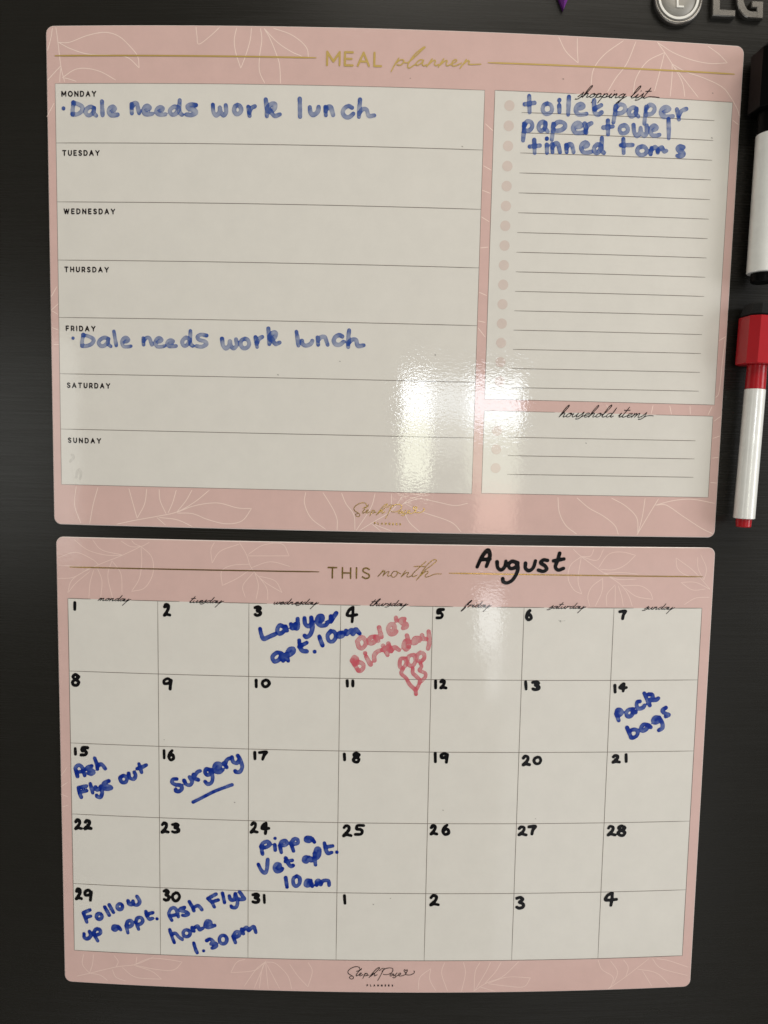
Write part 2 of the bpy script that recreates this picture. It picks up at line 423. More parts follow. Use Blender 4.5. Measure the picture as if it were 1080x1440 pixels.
for v in (238.3, 249.7, 261.3):
    hline('rule_line', 0, 284.4, v, 403.6, v - .4, LW, LINE, meal); disc('checkbox_dot', 0, 277.1, v - 3.7, 3.1, DOT, meal, .00010)
hline('gold_line', 0, 5.3, 17.2, 162.3, 17.5, .9, GOLDLIT, meal, .00016); hline('gold_line', 0, 264, 17.4, 414.8, 16.5, .9, GOLDLIT, meal, .00016)
# month planner: 7 x 5 cells
us_ = [7.1 + 58.02 * k for k in range(8)]; vs_ = [39.4, 86.7, 134.4, 182.3, 230.0, 276.5]
for j in range(5):
    for i in range(7): sheet('day_cell', 1, us_[i], vs_[j], us_[i + 1], vs_[j + 1], CREAM, month, .00005, n=6)
for u in us_: hline('rule_line', 1, u, vs_[0], u, vs_[-1], .36, LINE, month, .000135, n=16)
for v in vs_[1:]: hline('rule_line', 1, us_[0], v, us_[-1], v, .36, LINE, month, .00013, n=40)
gaps = [(22, 48), (79, 107), (134.5, 167.5), (193.5, 224.5), (252, 279.5), (310, 338), (368, 394)]
x = us_[0]
for a, b_ in gaps: hline('panel_border', 1, x, vs_[0], a, vs_[0], .36, LINE, month, .00013, n=8); x = b_
hline('panel_border', 1, x, vs_[0], us_[-1], vs_[0], .36, LINE, month, .00013, n=6)
hline('gold_line', 1, 8.6, 19.2, 167.3, 18.5, .75, GOLD, month, .00016); hline('gold_line', 1, 248.7, 18.0, 412.5, 18.9, .75, GOLD, month, .00016)

# ------------------------------------------------------------------ leaf drawings (traced outlines, printed on the pink)
def Z(ox, oy, s, pts): return np.asarray(pts, float) / s + np.array([ox, oy])
def leaves(ox, oy, s, strokes, parent, mat, wid):
    for k, st in enumerate(strokes):
        ribbon('leaf_line', [unproj(catmull(Z(ox, oy, s, st), 7))], wid, mat, parent, .00002 + k * 1.2e-6)
W1_, W2_ = .00046, .00040
leaves(60, 30, 4, [[(74, 33), (85, 110), (103, 255), (124, 342)], [(88, 118), (150, 118), (250, 80), (350, 62), (430, 85), (500, 150), (535, 200), (543, 262)],
 [(88, 118), (160, 155), (260, 185), (400, 190), (480, 205), (543, 262)], [(55, 36), (45, 100), (27, 165)], [(103, 250), (60, 295), (28, 332)],
 [(103, 262), (98, 300), (96, 342)], [(110, 318), (180, 272), (250, 265), (330, 285), (412, 331)], [(122, 318), (150, 325), (190, 338)], [(862, 30), (868, 80), (878, 128), (940, 85), (995, 34)]], meal, LEAF, W1_)
leaves(270, 30, 5.684, [[(357, 50), (338, 150), (350, 250), (390, 375)], [(390, 375), (430, 270), (465, 150), (475, 52)], [(548, 55), (558, 150), (540, 280), (540, 400), (582, 495)],
 [(575, 55), (620, 130), (670, 250), (700, 350), (708, 498)], [(575, 55), (680, 165), (790, 240), (880, 280)], [(650, 55), (780, 100), (870, 160), (920, 220), (930, 285)]], meal, LEAF, W1_)
leaves(770, 40, 3.857, [[(60, 46), (100, 125), (166, 188)], [(166, 188), (162, 120), (161, 52)], [(412, 66), (310, 140), (250, 220), (235, 310)], [(480, 70), (430, 190), (370, 270), (325, 345)],
 [(595, 74), (635, 130), (680, 200), (730, 290), (745, 372)], [(635, 130), (540, 180), (480, 270), (465, 355)], [(635, 130), (610, 230), (580, 340)], [(675, 190), (675, 260), (665, 370)],
 [(690, 210), (760, 300), (818, 375)], [(600, 78), (680, 130), (780, 170), (880, 190), (975, 187)], [(975, 187), (930, 140), (870, 96)], [(680, 195), (750, 235), (850, 270), (950, 320), (1003, 388)],
 [(1003, 388), (1030, 440), (1040, 475)], [(1003, 497), (1036, 523)]], meal, LEAF, W1_)
leaves(60, 660, 3.176, [[(330, 245), (415, 227), (510, 210), (600, 190), (680, 145), (745, 92)], [(385, 85), (400, 140), (422, 218)], [(422, 218), (455, 155), (465, 87)], [(520, 88), (525, 140), (552, 200)],
 [(597, 92), (580, 150), (560, 195)], [(667, 92), (640, 140), (600, 190)], [(600, 192), (680, 162), (780, 150), (870, 172), (933, 175)], [(933, 175), (890, 230), (820, 243), (740, 225), (670, 198), (600, 195)],
 [(150, 75), (143, 160), (170, 240)], [(247, 80), (225, 160), (210, 244)], [(510, 215), (550, 250)], [(520, 215), (600, 225), (668, 255)]], meal, LEAF, W1_)
leaves(400, 680, 3.176, [[(95, 38), (90, 90), (120, 155), (185, 205)], [(172, 40), (215, 110), (235, 160), (235, 208)], [(255, 42), (275, 90), (310, 140), (315, 208)], [(405, 44), (385, 110), (320, 210)],
 [(478, 46), (478, 100)], [(532, 48), (480, 120), (400, 170), (335, 210)], [(525, 95), (560, 70), (620, 50)], [(530, 92), (600, 68), (680, 82), (760, 98), (820, 88)], [(540, 90), (610, 125), (740, 170), (790, 216)],
 [(535, 130), (560, 175), (605, 216)], [(390, 180), (430, 212)], [(400, 182), (480, 213)]], meal, LEAF, W1_)
leaves(740, 560, 3.857, [[(172, 537), (180, 620), (215, 690), (275, 738)], [(275, 540), (340, 595), (420, 640), (480, 690), (500, 740)], [(462, 541), (540, 585), (600, 650), (605, 738)], [(645, 542), (630, 640), (605, 738)],
 [(600, 742), (660, 640), (718, 545)], [(700, 580), (800, 555), (900, 548), (1022, 570)], [(700, 580), (760, 580), (850, 640), (950, 705), (1012, 735)], [(435, 35), (450, 68)], [(688, 38), (678, 85)], [(778, 40), (788, 88)],
 [(888, 42), (890, 88)], [(1008, 45), (985, 92)], [(1055, 98), (1018, 125)], [(1050, 205), (1012, 218)], [(1045, 320), (1007, 325)], [(1033, 460), (998, 457)]], meal, LEAF, W1_)
leaves(660, 110, 3.13, [[(70, 200), (105, 232)], [(62, 385), (97, 405)], [(57, 493), (93, 507)], [(53, 610), (88, 632)], [(48, 747), (83, 743)], [(43, 942), (77, 957)], [(38, 1068), (70, 1075)], [(38, 1098), (70, 1140)]], meal, LEAF, W1_)
leaves(60, 120, 2.483, [[(15, 110), (40, 62)], [(29, 740), (50, 702)], [(30, 785), (55, 762)], [(32, 787), (54, 800)], [(32, 845), (55, 855)], [(38, 905), (58, 905)]], meal, LEAF, W1_)
leaves(980, 400, 4, [[(165, 292), (125, 316)], [(160, 300), (145, 420), (125, 600), (105, 638)]], meal, LEAF, W1_)
leaves(70, 750, 3, [[(385, 55), (300, 95), (200, 135), (100, 190), (75, 250)], [(36, 190), (100, 185), (170, 145)], [(36, 102), (110, 80), (180, 110), (205, 132)], [(36, 135), (165, 142)], [(100, 24), (160, 70), (240, 92), (310, 92)],
 [(180, 27), (220, 70), (310, 92)], [(300, 32), (340, 55), (385, 55), (420, 38)], [(345, 30), (360, 45), (385, 55)], [(385, 55), (388, 120), (378, 190), (345, 245)], [(345, 245), (400, 230), (435, 170), (430, 100), (385, 55)], [(170, 160), (110, 210), (78, 250)],
 [(185, 155), (170, 210), (165, 272)], [(200, 145), (220, 200), (215, 272)], [(262, 115), (245, 180), (265, 272)], [(262, 115), (300, 170), (305, 250)],
 [(800, 38), (830, 90), (850, 145), (900, 200), (980, 250)], [(800, 45), (720, 75), (685, 125)], [(685, 125), (680, 70), (695, 38)], [(835, 90), (900, 50), (980, 45), (1010, 95)], [(1010, 95), (920, 95), (835, 95)], [(850, 145), (930, 120), (1015, 140)],
 [(845, 130), (770, 135), (725, 160), (728, 220)], [(728, 220), (790, 190), (850, 150)], [(860, 165), (815, 220), (825, 270)], [(865, 165), (880, 220), (870, 280)], [(875, 175), (915, 230), (920, 282)], [(880, 180), (950, 200), (980, 250)]], month, LEAF2, W2_)
leaves(770, 760, 4.32, [[(155, 52), (205, 98), (330, 190), (440, 265), (490, 330), (515, 400)], [(205, 98), (140, 150), (125, 230), (160, 300), (208, 325)], [(208, 325), (185, 240), (205, 98)], [(205, 98), (260, 95), (282, 52)],
 [(210, 100), (300, 120), (340, 54)], [(310, 165), (370, 85), (450, 70), (535, 90)], [(535, 90), (470, 150), (400, 178), (320, 175)], [(345, 195), (420, 235), (540, 235)], [(345, 200), (450, 195), (550, 205)],
 [(450, 275), (560, 275), (620, 310), (640, 358)], [(640, 358), (540, 340), (470, 290)], [(335, 230), (270, 280), (245, 340), (255, 398)], [(335, 230), (330, 310), (290, 400)], [(410, 270), (360, 330), (360, 400)], [(412, 275), (410, 400)], [(430, 275), (450, 340), (460, 400)],
 [(988, 298), (930, 230), (870, 170), (780, 105)], [(780, 105), (790, 170), (840, 210), (920, 225)], [(950, 240), (915, 170), (912, 100)], [(950, 240), (965, 170), (930, 85)], [(988, 298), (900, 255), (810, 255)], [(810, 255), (880, 300), (960, 295)], [(830, 390), (900, 350), (985, 345)]], month, LEAF2, W2_)
leaves(80, 1320, 3.6, [[(100, 190), (165, 175), (300, 143), (400, 130), (490, 92)], [(300, 143), (310, 115), (290, 85)], [(400, 130), (405, 92)], [(395, 130), (470, 100), (560, 105), (635, 118)], [(635, 118), (590, 158), (500, 155), (400, 135)],
 [(165, 175), (130, 130), (135, 78)], [(165, 175), (180, 130), (185, 80)], [(170, 175), (220, 185), (258, 212)], [(280, 155), (300, 195), (350, 215)], [(330, 145), (400, 195), (530, 205)], [(530, 205), (480, 165), (390, 135)], [(1060, 112), (1000, 160), (880, 172)], [(880, 172), (910, 120), (955, 103)]], month, LEAF2, W2_)
leaves(360, 1330, 3.6, [[(50, 78), (30, 120), (17, 216)], [(48, 80), (-10, 216)], [(48, 80), (0, 120), (-60, 205)], [(48, 80), (62, 218)], [(50, 85), (120, 218)], [(50, 82), (100, 90), (160, 150), (182, 220)], [(170, 92), (210, 150), (263, 208)], [(264, 84), (285, 130), (263, 208)], [(822, 222), (830, 160), (885, 115)], [(885, 115), (880, 170), (910, 228)],
 [(955, 84), (940, 140), (970, 230)], [(1050, 82), (1060, 140), (1040, 232)]], month, LEAF2, W2_)
leaves(640, 1330, 3, [[(77, 193), (130, 158), (200, 130), (268, 67)], [(80, 190), (85, 110), (105, 70)], [(85, 185), (130, 110), (150, 68)], [(125, 160), (170, 110), (195, 68)], [(140, 158), (220, 132), (318, 135)], [(318, 135), (290, 172), (220, 170), (140, 160)],
 [(100, 172), (168, 192)], [(603, 60), (620, 100), (665, 130), (660, 165), (645, 183)], [(655, 62), (685, 110), (668, 160)], [(710, 58), (730, 90), (720, 130)], [(648, 180), (720, 130), (818, 54)], [(770, 98), (850, 115), (908, 168)], [(790, 105), (830, 170)], [(832, 54), (870, 95), (980, 125)], [(850, 54), (900, 62), (984, 90)]], month, LEAF2, W2_)
leaves(80, 930, 3.857, [[(25, 620), (55, 575)], [(22, 680), (60, 655)], [(22, 720), (60, 735)], [(28, 790), (62, 780)]], month, LEAF2, W2_)

# ------------------------------------------------------------------ printed capitals
def arc(cx, cy, rx, ry, a0, a1, n=10): return [(cx + rx * math.cos(math.radians(a0 + (a1 - a0) * k / n)), cy - ry * math.sin(math.radians(a0 + (a1 - a0) * k / n))) for k in range(n + 1)]
CAPS = {'M': (1.0, [[(0, 1), (0, 0), (.5, .72), (1.0, 0), (1.0, 1)]]), 'O': (1.0, [arc(.5, .5, .5, .5, 0, 360, 20)]), 'N': (.8, [[(0, 1), (0, 0), (.8, 1), (.8, 0)]]),
 'D': (.8, [[(0, 1), (0, 0), (.35, 0)] + arc(.35, .5, .45, .5, 90, -90) + [(0, 1)]]), 'A': (.9, [[(0, 1), (.45, 0), (.9, 1)], [(.17, .68), (.73, .68)]]), 'Y': (.86, [[(0, 0), (.43, .52), (.86, 0)], [(.43, .52), (.43, 1)]]),
 'T': (.8, [[(0, 0), (.8, 0)], [(.4, 0), (.4, 1)]]), 'U': (.75, [[(0, 0), (0, .6)] + arc(.375, .62, .375, .38, 180, 360) + [(.75, 0)]]), 'E': (.62, [[(.62, 0), (0, 0), (0, 1), (.62, 1)], [(0, .5), (.54, .5)]]),
 'S': (.66, [[(.63, .13), (.36, 0), (.08, .1), (.06, .32), (.33, .48), (.62, .64), (.6, .9), (.3, 1), (0, .86)]]), 'W': (1.25, [[(0, 0), (.33, 1), (.625, .08), (.92, 1), (1.25, 0)]]), 'H': (.78, [[(0, 0), (0, 1)], [(.78, 0), (.78, 1)], [(0, .5), (.78, .5)]]),
 'R': (.68, [[(0, 1), (0, 0), (.38, 0)] + arc(.38, .31, .28, .31, 90, -90, 8) + [(0, .62)], [(.4, .62), (.68, 1)]]), 'I': (0.02, [[(0, 0), (0, 1)]]), 'F': (.6, [[(.6, 0), (0, 0), (0, 1)], [(0, .52), (.52, .52)]]),
 'L': (.55, [[(0, 0), (0, 1), (.55, 1)]]), 'P': (.65, [[(0, 1), (0, 0), (.35, 0)] + arc(.35, .32, .3, .32, 90, -90, 8) + [(0, .64)]])}
def dense(P, closed=False):
    P = np.asarray(P, float); out = []
    for a, b in zip(P[:-1], P[1:]):
        for t in (0, .34, .67): out.append(a + (b - a) * t)
    out.append(P[-1]); return np.array(out)
def caps(name, b, text, u0, u1, vb, h, pen, mat, parent, slope=0.0, label=None):
    gap = .38; tot = sum(CAPS[c][0] for c in text) + gap * (len(text) - 1)
    # spacing solved so that the word fills u0..u1 exactly
    hw = h * (.88 if len(text) > 4 else 1); letters = sum(CAPS[c][0] for c in text) * hw; sp = ((u1 - u0) - letters) / max(1, len(text) - 1)
    st = []; x = u0
    for c in text:
        w_, S = CAPS[c]
        for s in S:
            P = catmull(s, 5) if c == 'S' else dense(s)
            st.append(mm(b, np.stack([x + P[:, 0] * hw, vb - h + P[:, 1] * h + (x - u0) * slope], 1)))
        x += w_ * hw + sp
    o = ink(name, st, pen * .0005, mat, parent, off=.00018, h=pen * .00016, base=1.0, rim=0, endp=0, label=label)
    return o
for t, a, b_, v in (('MONDAY', 9.4, 30.1, 40.4), ('TUESDAY', 9.4, 31.8, 74.6), ('WEDNESDAY', 9.7, 41.0, 108.8), ('THURSDAY', 9.6, 36.7, 143.3), ('FRIDAY', 9.9, 28.0, 178.8), ('SATURDAY', 10.1, 36.9, 213.5), ('SUNDAY', 10.2, 30.7, 247.5)):
    caps('day_label', 0, t, a, b_, v, 2.7, .72, BLACKPRINT, meal)
def mmof(px, b):
    q = unproj([px])[0]; x, y, th = BP[b]; X = q[0] + .2 - x; Y = .3 - q[1] - y
    return np.array([X * math.cos(th) + Y * math.sin(th), -X * math.sin(th) + Y * math.cos(th)]) * 1000
a = mmof((460, 91.5), 0); b_ = mmof((536, 93.2), 0)
caps('heading_text', 0, 'MEAL', a[0], b_[0], a[1], 7.4, 1.25, GOLDLIT, meal, (b_[1] - a[1]) / (b_[0] - a[0]), label='gold heading reading MEAL')
a = mmof((461.5, 812.6), 1); b_ = mmof((519.5, 813.4), 1)
caps('heading_text', 1, 'THIS', a[0], b_[0], a[1], 6.6, .95, GOLD, month, (b_[1] - a[1]) / (b_[0] - a[0]), label='gold heading reading THIS')

# ------------------------------------------------------------------ printed script lettering
CUR = {
 'a': (1.05, [[(.8, .8), (.5, 1), (.15, .75), (.05, .3), (.25, 0), (.6, .3), (.85, .98), (.78, .3), (.88, 0), (1.1, .3)]]),
 'd': (1.15, [[(.8, .8), (.5, 1), (.15, .75), (.05, .3), (.25, 0), (.6, .3), (.85, 1.1), (.9, 2.3)], [(.9, 2.3), (.80, 1), (.78, .2), (.92, 0), (1.2, .3)]]),
 'e': (.95, [[(-.05, .3), (.3, .4), (.72, .75), (.62, 1), (.3, .9), (.12, .4), (.3, 0), (.6, .05), (1.0, .4)]]),
 'f': (.8, [[(0, .3), (.5, 1.8), (.62, 2.7), (.4, 2.7), (.2, 1.5), (.0, -.8), (-.1, -1.5), (.1, -1.4), (.35, .1)], [(.0, .9), (.6, 1.0)]]),
 'g': (1.1, [[(.8, .8), (.5, 1), (.15, .75), (.05, .3), (.25, 0), (.6, .3), (.85, .98)], [(.85, .98), (.7, -.3), (.5, -1.4), (.3, -1.6), (.25, -1.3), (.7, -.3), (1.2, .4)]]),
 'h': (1.05, [[(0, .2), (.35, 1.5), (.55, 2.6), (.4, 2.9), (.2, 2.2), (.05, .9), (0, -.05)], [(0, .05), (.25, .75), (.5, 1), (.62, .75), (.6, .2), (.75, 0), (1.1, .3)]]),
 'i': (.55, [[(-.05, .3), (.2, 1), (.15, .3), (.25, 0), (.58, .3)], [(.36, 1.75), (.37, 1.8)]]),
 'l': (.7, [[(-.05, .3), (.35, 1.4), (.6, 2.6), (.45, 3.0), (.22, 2.2), (.1, .5), (.25, 0), (.7, .3)]]),
 'm': (1.55, [[(.12, 1), (.1, .5), (0, -.05)], [(.02, .1), (.3, .8), (.48, .98), (.52, .6), (.45, 0)], [(.47, .1), (.75, .8), (.95, .98), (1.0, .6), (1.0, .1), (1.2, 0), (1.6, .3)]]),
 'n': (1.1, [[(.12, 1), (.1, .5), (0, -.05)], [(.02, .1), (.3, .8), (.52, 1), (.6, .7), (.57, .2), (.72, 0), (1.15, .3)]]),
 'o': (1.0, [[(.5, 1), (.15, .75), (.05, .3), (.25, 0), (.6, .2), (.75, .7), (.5, 1), (.5, .75), (1.05, .7)]]),
 'p': (1.05, [[(.1, 1), (.05, 0), (-.1, -1.3)], [(.05, .3), (.3, .9), (.6, .95), (.7, .5), (.5, .05), (.15, .1)], [(.5, .05), (1.1, .35)]]),
 'r': (.8, [[(.12, 1.05), (.08, .5), (0, -.05)], [(.05, .3), (.3, .85), (.6, .95), (.85, .75)]]),
 's': (.75, [[(-.05, .1), (.25, .7), (.45, 1.25)], [(.45, 1.25), (.5, .6), (.42, 0), (.15, -.42), (-.25, -.5)], [(-.1, -.45), (-.25, -.42)], [(.42, .0), (.8, .35)]]),
 't': (.75, [[(0, .2), (.2, 1.2), (.35, 2.5)], [(.35, 2.5), (.15, 1), (.12, .2), (.3, 0), (.8, .35)], [(-.15, 1.7), (.75, 1.75)]]),
 'T': (2.0, [[(0, .2), (.2, 1.2), (.35, 2.5)], [(.35, 2.5), (.15, 1), (.12, .2), (.3, 0), (1.0, .4), (2.6, .25)], [(-.15, 1.7), (.75, 1.75)]]),
 'u': (1.1, [[(0, .9), (.0, .3), (.2, 0), (.5, .3), (.75, .98)], [(.75, .98), (.7, .3), (.82, 0), (1.15, .3)]]),
 'w': (1.25, [[(0, .9), (.0, .3), (.2, 0), (.45, .3), (.6, .9), (.6, .3), (.8, 0), (1.0, .4), (1.05, .95), (1.3, .75)]]),
 'y': (1.0, [[(0, .9), (.0, .3), (.2, 0), (.5, .3), (.75, .98)], [(.75, .98), (.62, -.2), (.45, -1.3), (.35, -1.75)], [(.62, -.2), (.9, .3), (1.25, .75)]]),
 'c': (.9, [[(.7, .8), (.5, 1), (.15, .75), (.05, .3), (.3, 0), (.95, .35)]])}
def cursive(name, ox, oy, s, text, x0, x1, y0, y1, xh, shear, pen, mat, parent, label, tail=None):
    S = []; x = 0
    for c in text:
        if c == ' ': x += .9; continue
        w_, st = CUR[c]
        for q in st: S.append(np.array([(x + px_, py_) for px_, py_ in q]))
        x += w_
    S = [catmull(q, 5) for q in S]
    def place(k):
        T = [np.stack([q[:, 0] * k + q[:, 1] * shear * xh, q[:, 1]], 1) for q in S]
        if tail:
            e = T[-1][-1]; T.append(catmull([(e[0], e[1]), (e[0] + tail * xh * .5, e[1] + .1), (e[0] + tail * xh, e[1] + .02)], 5))
        return T
    k0, k1 = 5., 300.
    for _ in range(40):
        k = (k0 + k1) / 2; A = np.vstack(place(k)); ex = A[:, 0].max() - A[:, 0].min()
        if ex > x1 - x0: k1 = k
        else: k0 = k
    S = place(k); m = np.vstack(S)[:, 0].min()
    out = []
    for q in S:
        X = x0 + (q[:, 0] - m); Y = y0 + (y1 - y0) * (X - x0) / (x1 - x0) - q[:, 1] * xh
        out.append(unproj(Z(ox, oy, s, np.stack([X, Y], 1))))
    return ink(name, out, pen * .0005, mat, parent, off=.0002, h=pen * .00019, base=1, rim=0, endp=0, label=label)
for ox, oy, t, x0, x1, y0, y1 in ((130, 830, 'monday', 118, 812, 215, 232), (256, 832, 'tuesday', 160, 880, 232, 240), (380, 834, 'wednesday', 78, 1025, 235, 243), (512, 836, 'thursday', 122, 930, 238, 243),
                                 (640, 838, 'friday', 125, 770, 238, 240), (762, 840, 'saturday', 108, 930, 236, 238), (894, 842, 'sunday', 138, 822, 222, 225)):
    cursive('weekday_heading', ox, oy, 15, t, x0, x1, y0, y1, 52, .72, .42, BLACKPRINT, month, 'black script heading reading ' + t)
cursive('list_heading', 800, 118, 8, 'shopping lisT', 70, 1015, 150, 165, 46, .6, .45, BLACKPRINT, meal, 'black script heading reading shopping list')
cursive('list_heading', 780, 565, 7.5, 'household items', 45, 1040, 160, 165, 43, .62, .42, BLACKPRINT, meal, 'black script heading reading household items', tail=1.6)
def traced(name, ox, oy, s_, strokes, pen, mat, parent, label):
    return ink(name, [unproj(Z(ox, oy, s_, catmull(q, 6))) for q in strokes], pen * .0005, mat, parent, off=.0002, h=pen * .00019, base=1, rim=0, endp=0, label=label)
traced('heading_script', 540, 60, 6.75, [[(142, 148), (105, 205), (68, 275)], [(105, 203), (150, 167), (182, 165), (187, 185), (158, 213), (125, 210)], [(187, 188), (230, 188), (300, 130), (360, 72), (390, 46), (370, 48), (290, 115), (235, 195), (226, 232), (245, 240), (300, 205)],
 [(375, 167), (340, 165), (303, 200), (318, 215), (352, 197), (376, 168)], [(376, 168), (365, 205), (378, 220), (405, 210)], [(457, 155), (432, 190), (407, 228)], [(412, 218), (468, 172), (488, 174), (480, 205), (494, 218), (517, 208)], [(567, 155), (540, 195), (517, 232)],
 [(522, 222), (578, 176), (600, 176), (590, 205), (604, 220), (640, 203)], [(640, 205), (688, 178), (682, 161), (652, 178), (645, 212), (672, 222), (735, 195)], [(782, 160), (755, 200), (722, 245)], [(735, 222), (788, 176), (810, 178), (803, 203), (830, 208), (920, 205)]], .72, GOLDLIT, meal, 'gold script heading reading planner')
traced('heading_script', 520, 780, 9, [[(170, 195), (140, 235), (103, 275)], [(112, 268), (160, 220), (188, 205), (190, 215), (167, 270)], [(167, 268), (212, 222), (243, 214), (240, 228), (226, 258), (237, 272), (270, 260)], [(340, 210), (300, 215), (275, 255), (290, 284), (325, 275), (352, 235), (340, 213), (390, 242)],
 [(455, 200), (425, 240), (395, 285)], [(403, 275), (455, 232), (485, 225), (488, 238), (470, 268), (485, 284), (540, 262)], [(712, 85), (640, 150), (552, 235), (537, 265), (555, 278), (600, 258)], [(560, 150), (620, 147), (697, 150)],
 [(615, 300), (680, 190), (745, 112), (805, 66), (838, 64), (838, 88), (765, 148), (690, 205), (590, 322)], [(640, 268), (700, 217), (735, 208), (735, 230), (702, 262), (712, 284), (760, 270), (830, 245), (908, 243)]], .46, GOLD, month, 'gold script heading reading month')
SIG = [[(235, 115), (225, 90), (185, 82), (130, 100), (88, 135), (90, 170), (130, 195), (155, 215), (145, 237), (115, 235), (103, 215), (128, 205)],
 [(258, 105), (215, 150), (190, 185), (192, 200), (218, 188)], [(192, 142), (252, 122)], [(222, 188), (248, 176), (255, 162), (240, 165), (228, 185), (240, 199), (275, 182)],
 [(302, 165), (288, 200), (273, 232)], [(288, 192), (315, 167), (332, 175), (318, 196), (300, 197)], [(318, 196), (350, 188)], [(350, 222), (400, 160), (450, 108), (480, 94), (482, 104), (440, 150), (372, 205)], [(372, 205), (405, 170), (422, 172), (420, 200), (455, 183)],
 [(482, 135), (508, 112), (532, 102)], [(545, 105), (510, 170), (462, 258)], [(515, 140), (560, 108), (620, 98), (652, 112), (645, 150), (595, 180), (545, 183), (530, 176)],
 [(662, 172), (632, 176), (616, 195), (632, 201), (660, 178), (662, 200), (690, 180)], [(706, 162), (682, 190), (690, 210), (672, 224), (650, 218)], [(690, 205), (725, 190), (752, 178), (748, 163), (728, 172), (732, 198), (770, 198), (806, 183), (826, 160)],
 [(815, 162), (794, 135), (803, 120), (818, 133), (832, 120), (836, 138), (812, 175), (832, 186), (872, 187), (912, 170), (926, 150), (918, 136)]]
def signature(b, parent, mat, dmm, lab):
    st = []
    for s in SIG:
        P = unproj(Z(480, 1350, 9, catmull(s, 5)))
        st.append(P)
    if b == 0:
        d = unproj([(542.2, 729.1)])[0] - unproj([(531.3, 1378.7)])[0]; st = [q + d for q in st]
    o = ink('maker_signature', st, .00021, mat, parent, off=.0002, h=.000095, base=1, rim=0, endp=0, label=lab)
    a, c = (mmof((516, 1386.5), 1), mmof((552.5, 1386.8), 1)) if b == 1 else (mmof((526.5, 737), 0), mmof((563.5, 738.5), 0))
    caps('maker_name', b, 'PLANNERS', a[0], c[0], a[1], 1.05, .38, mat, parent, (c[1] - a[1]) / (c[0] - a[0]), label='tiny capitals reading PLANNERS')
signature(1, month, BLACKPRINT, 0, 'black script logo reading Steph Pase with a heart')
signature(0, meal, GOLD, 0, 'gold script logo reading Steph Pase with a heart')

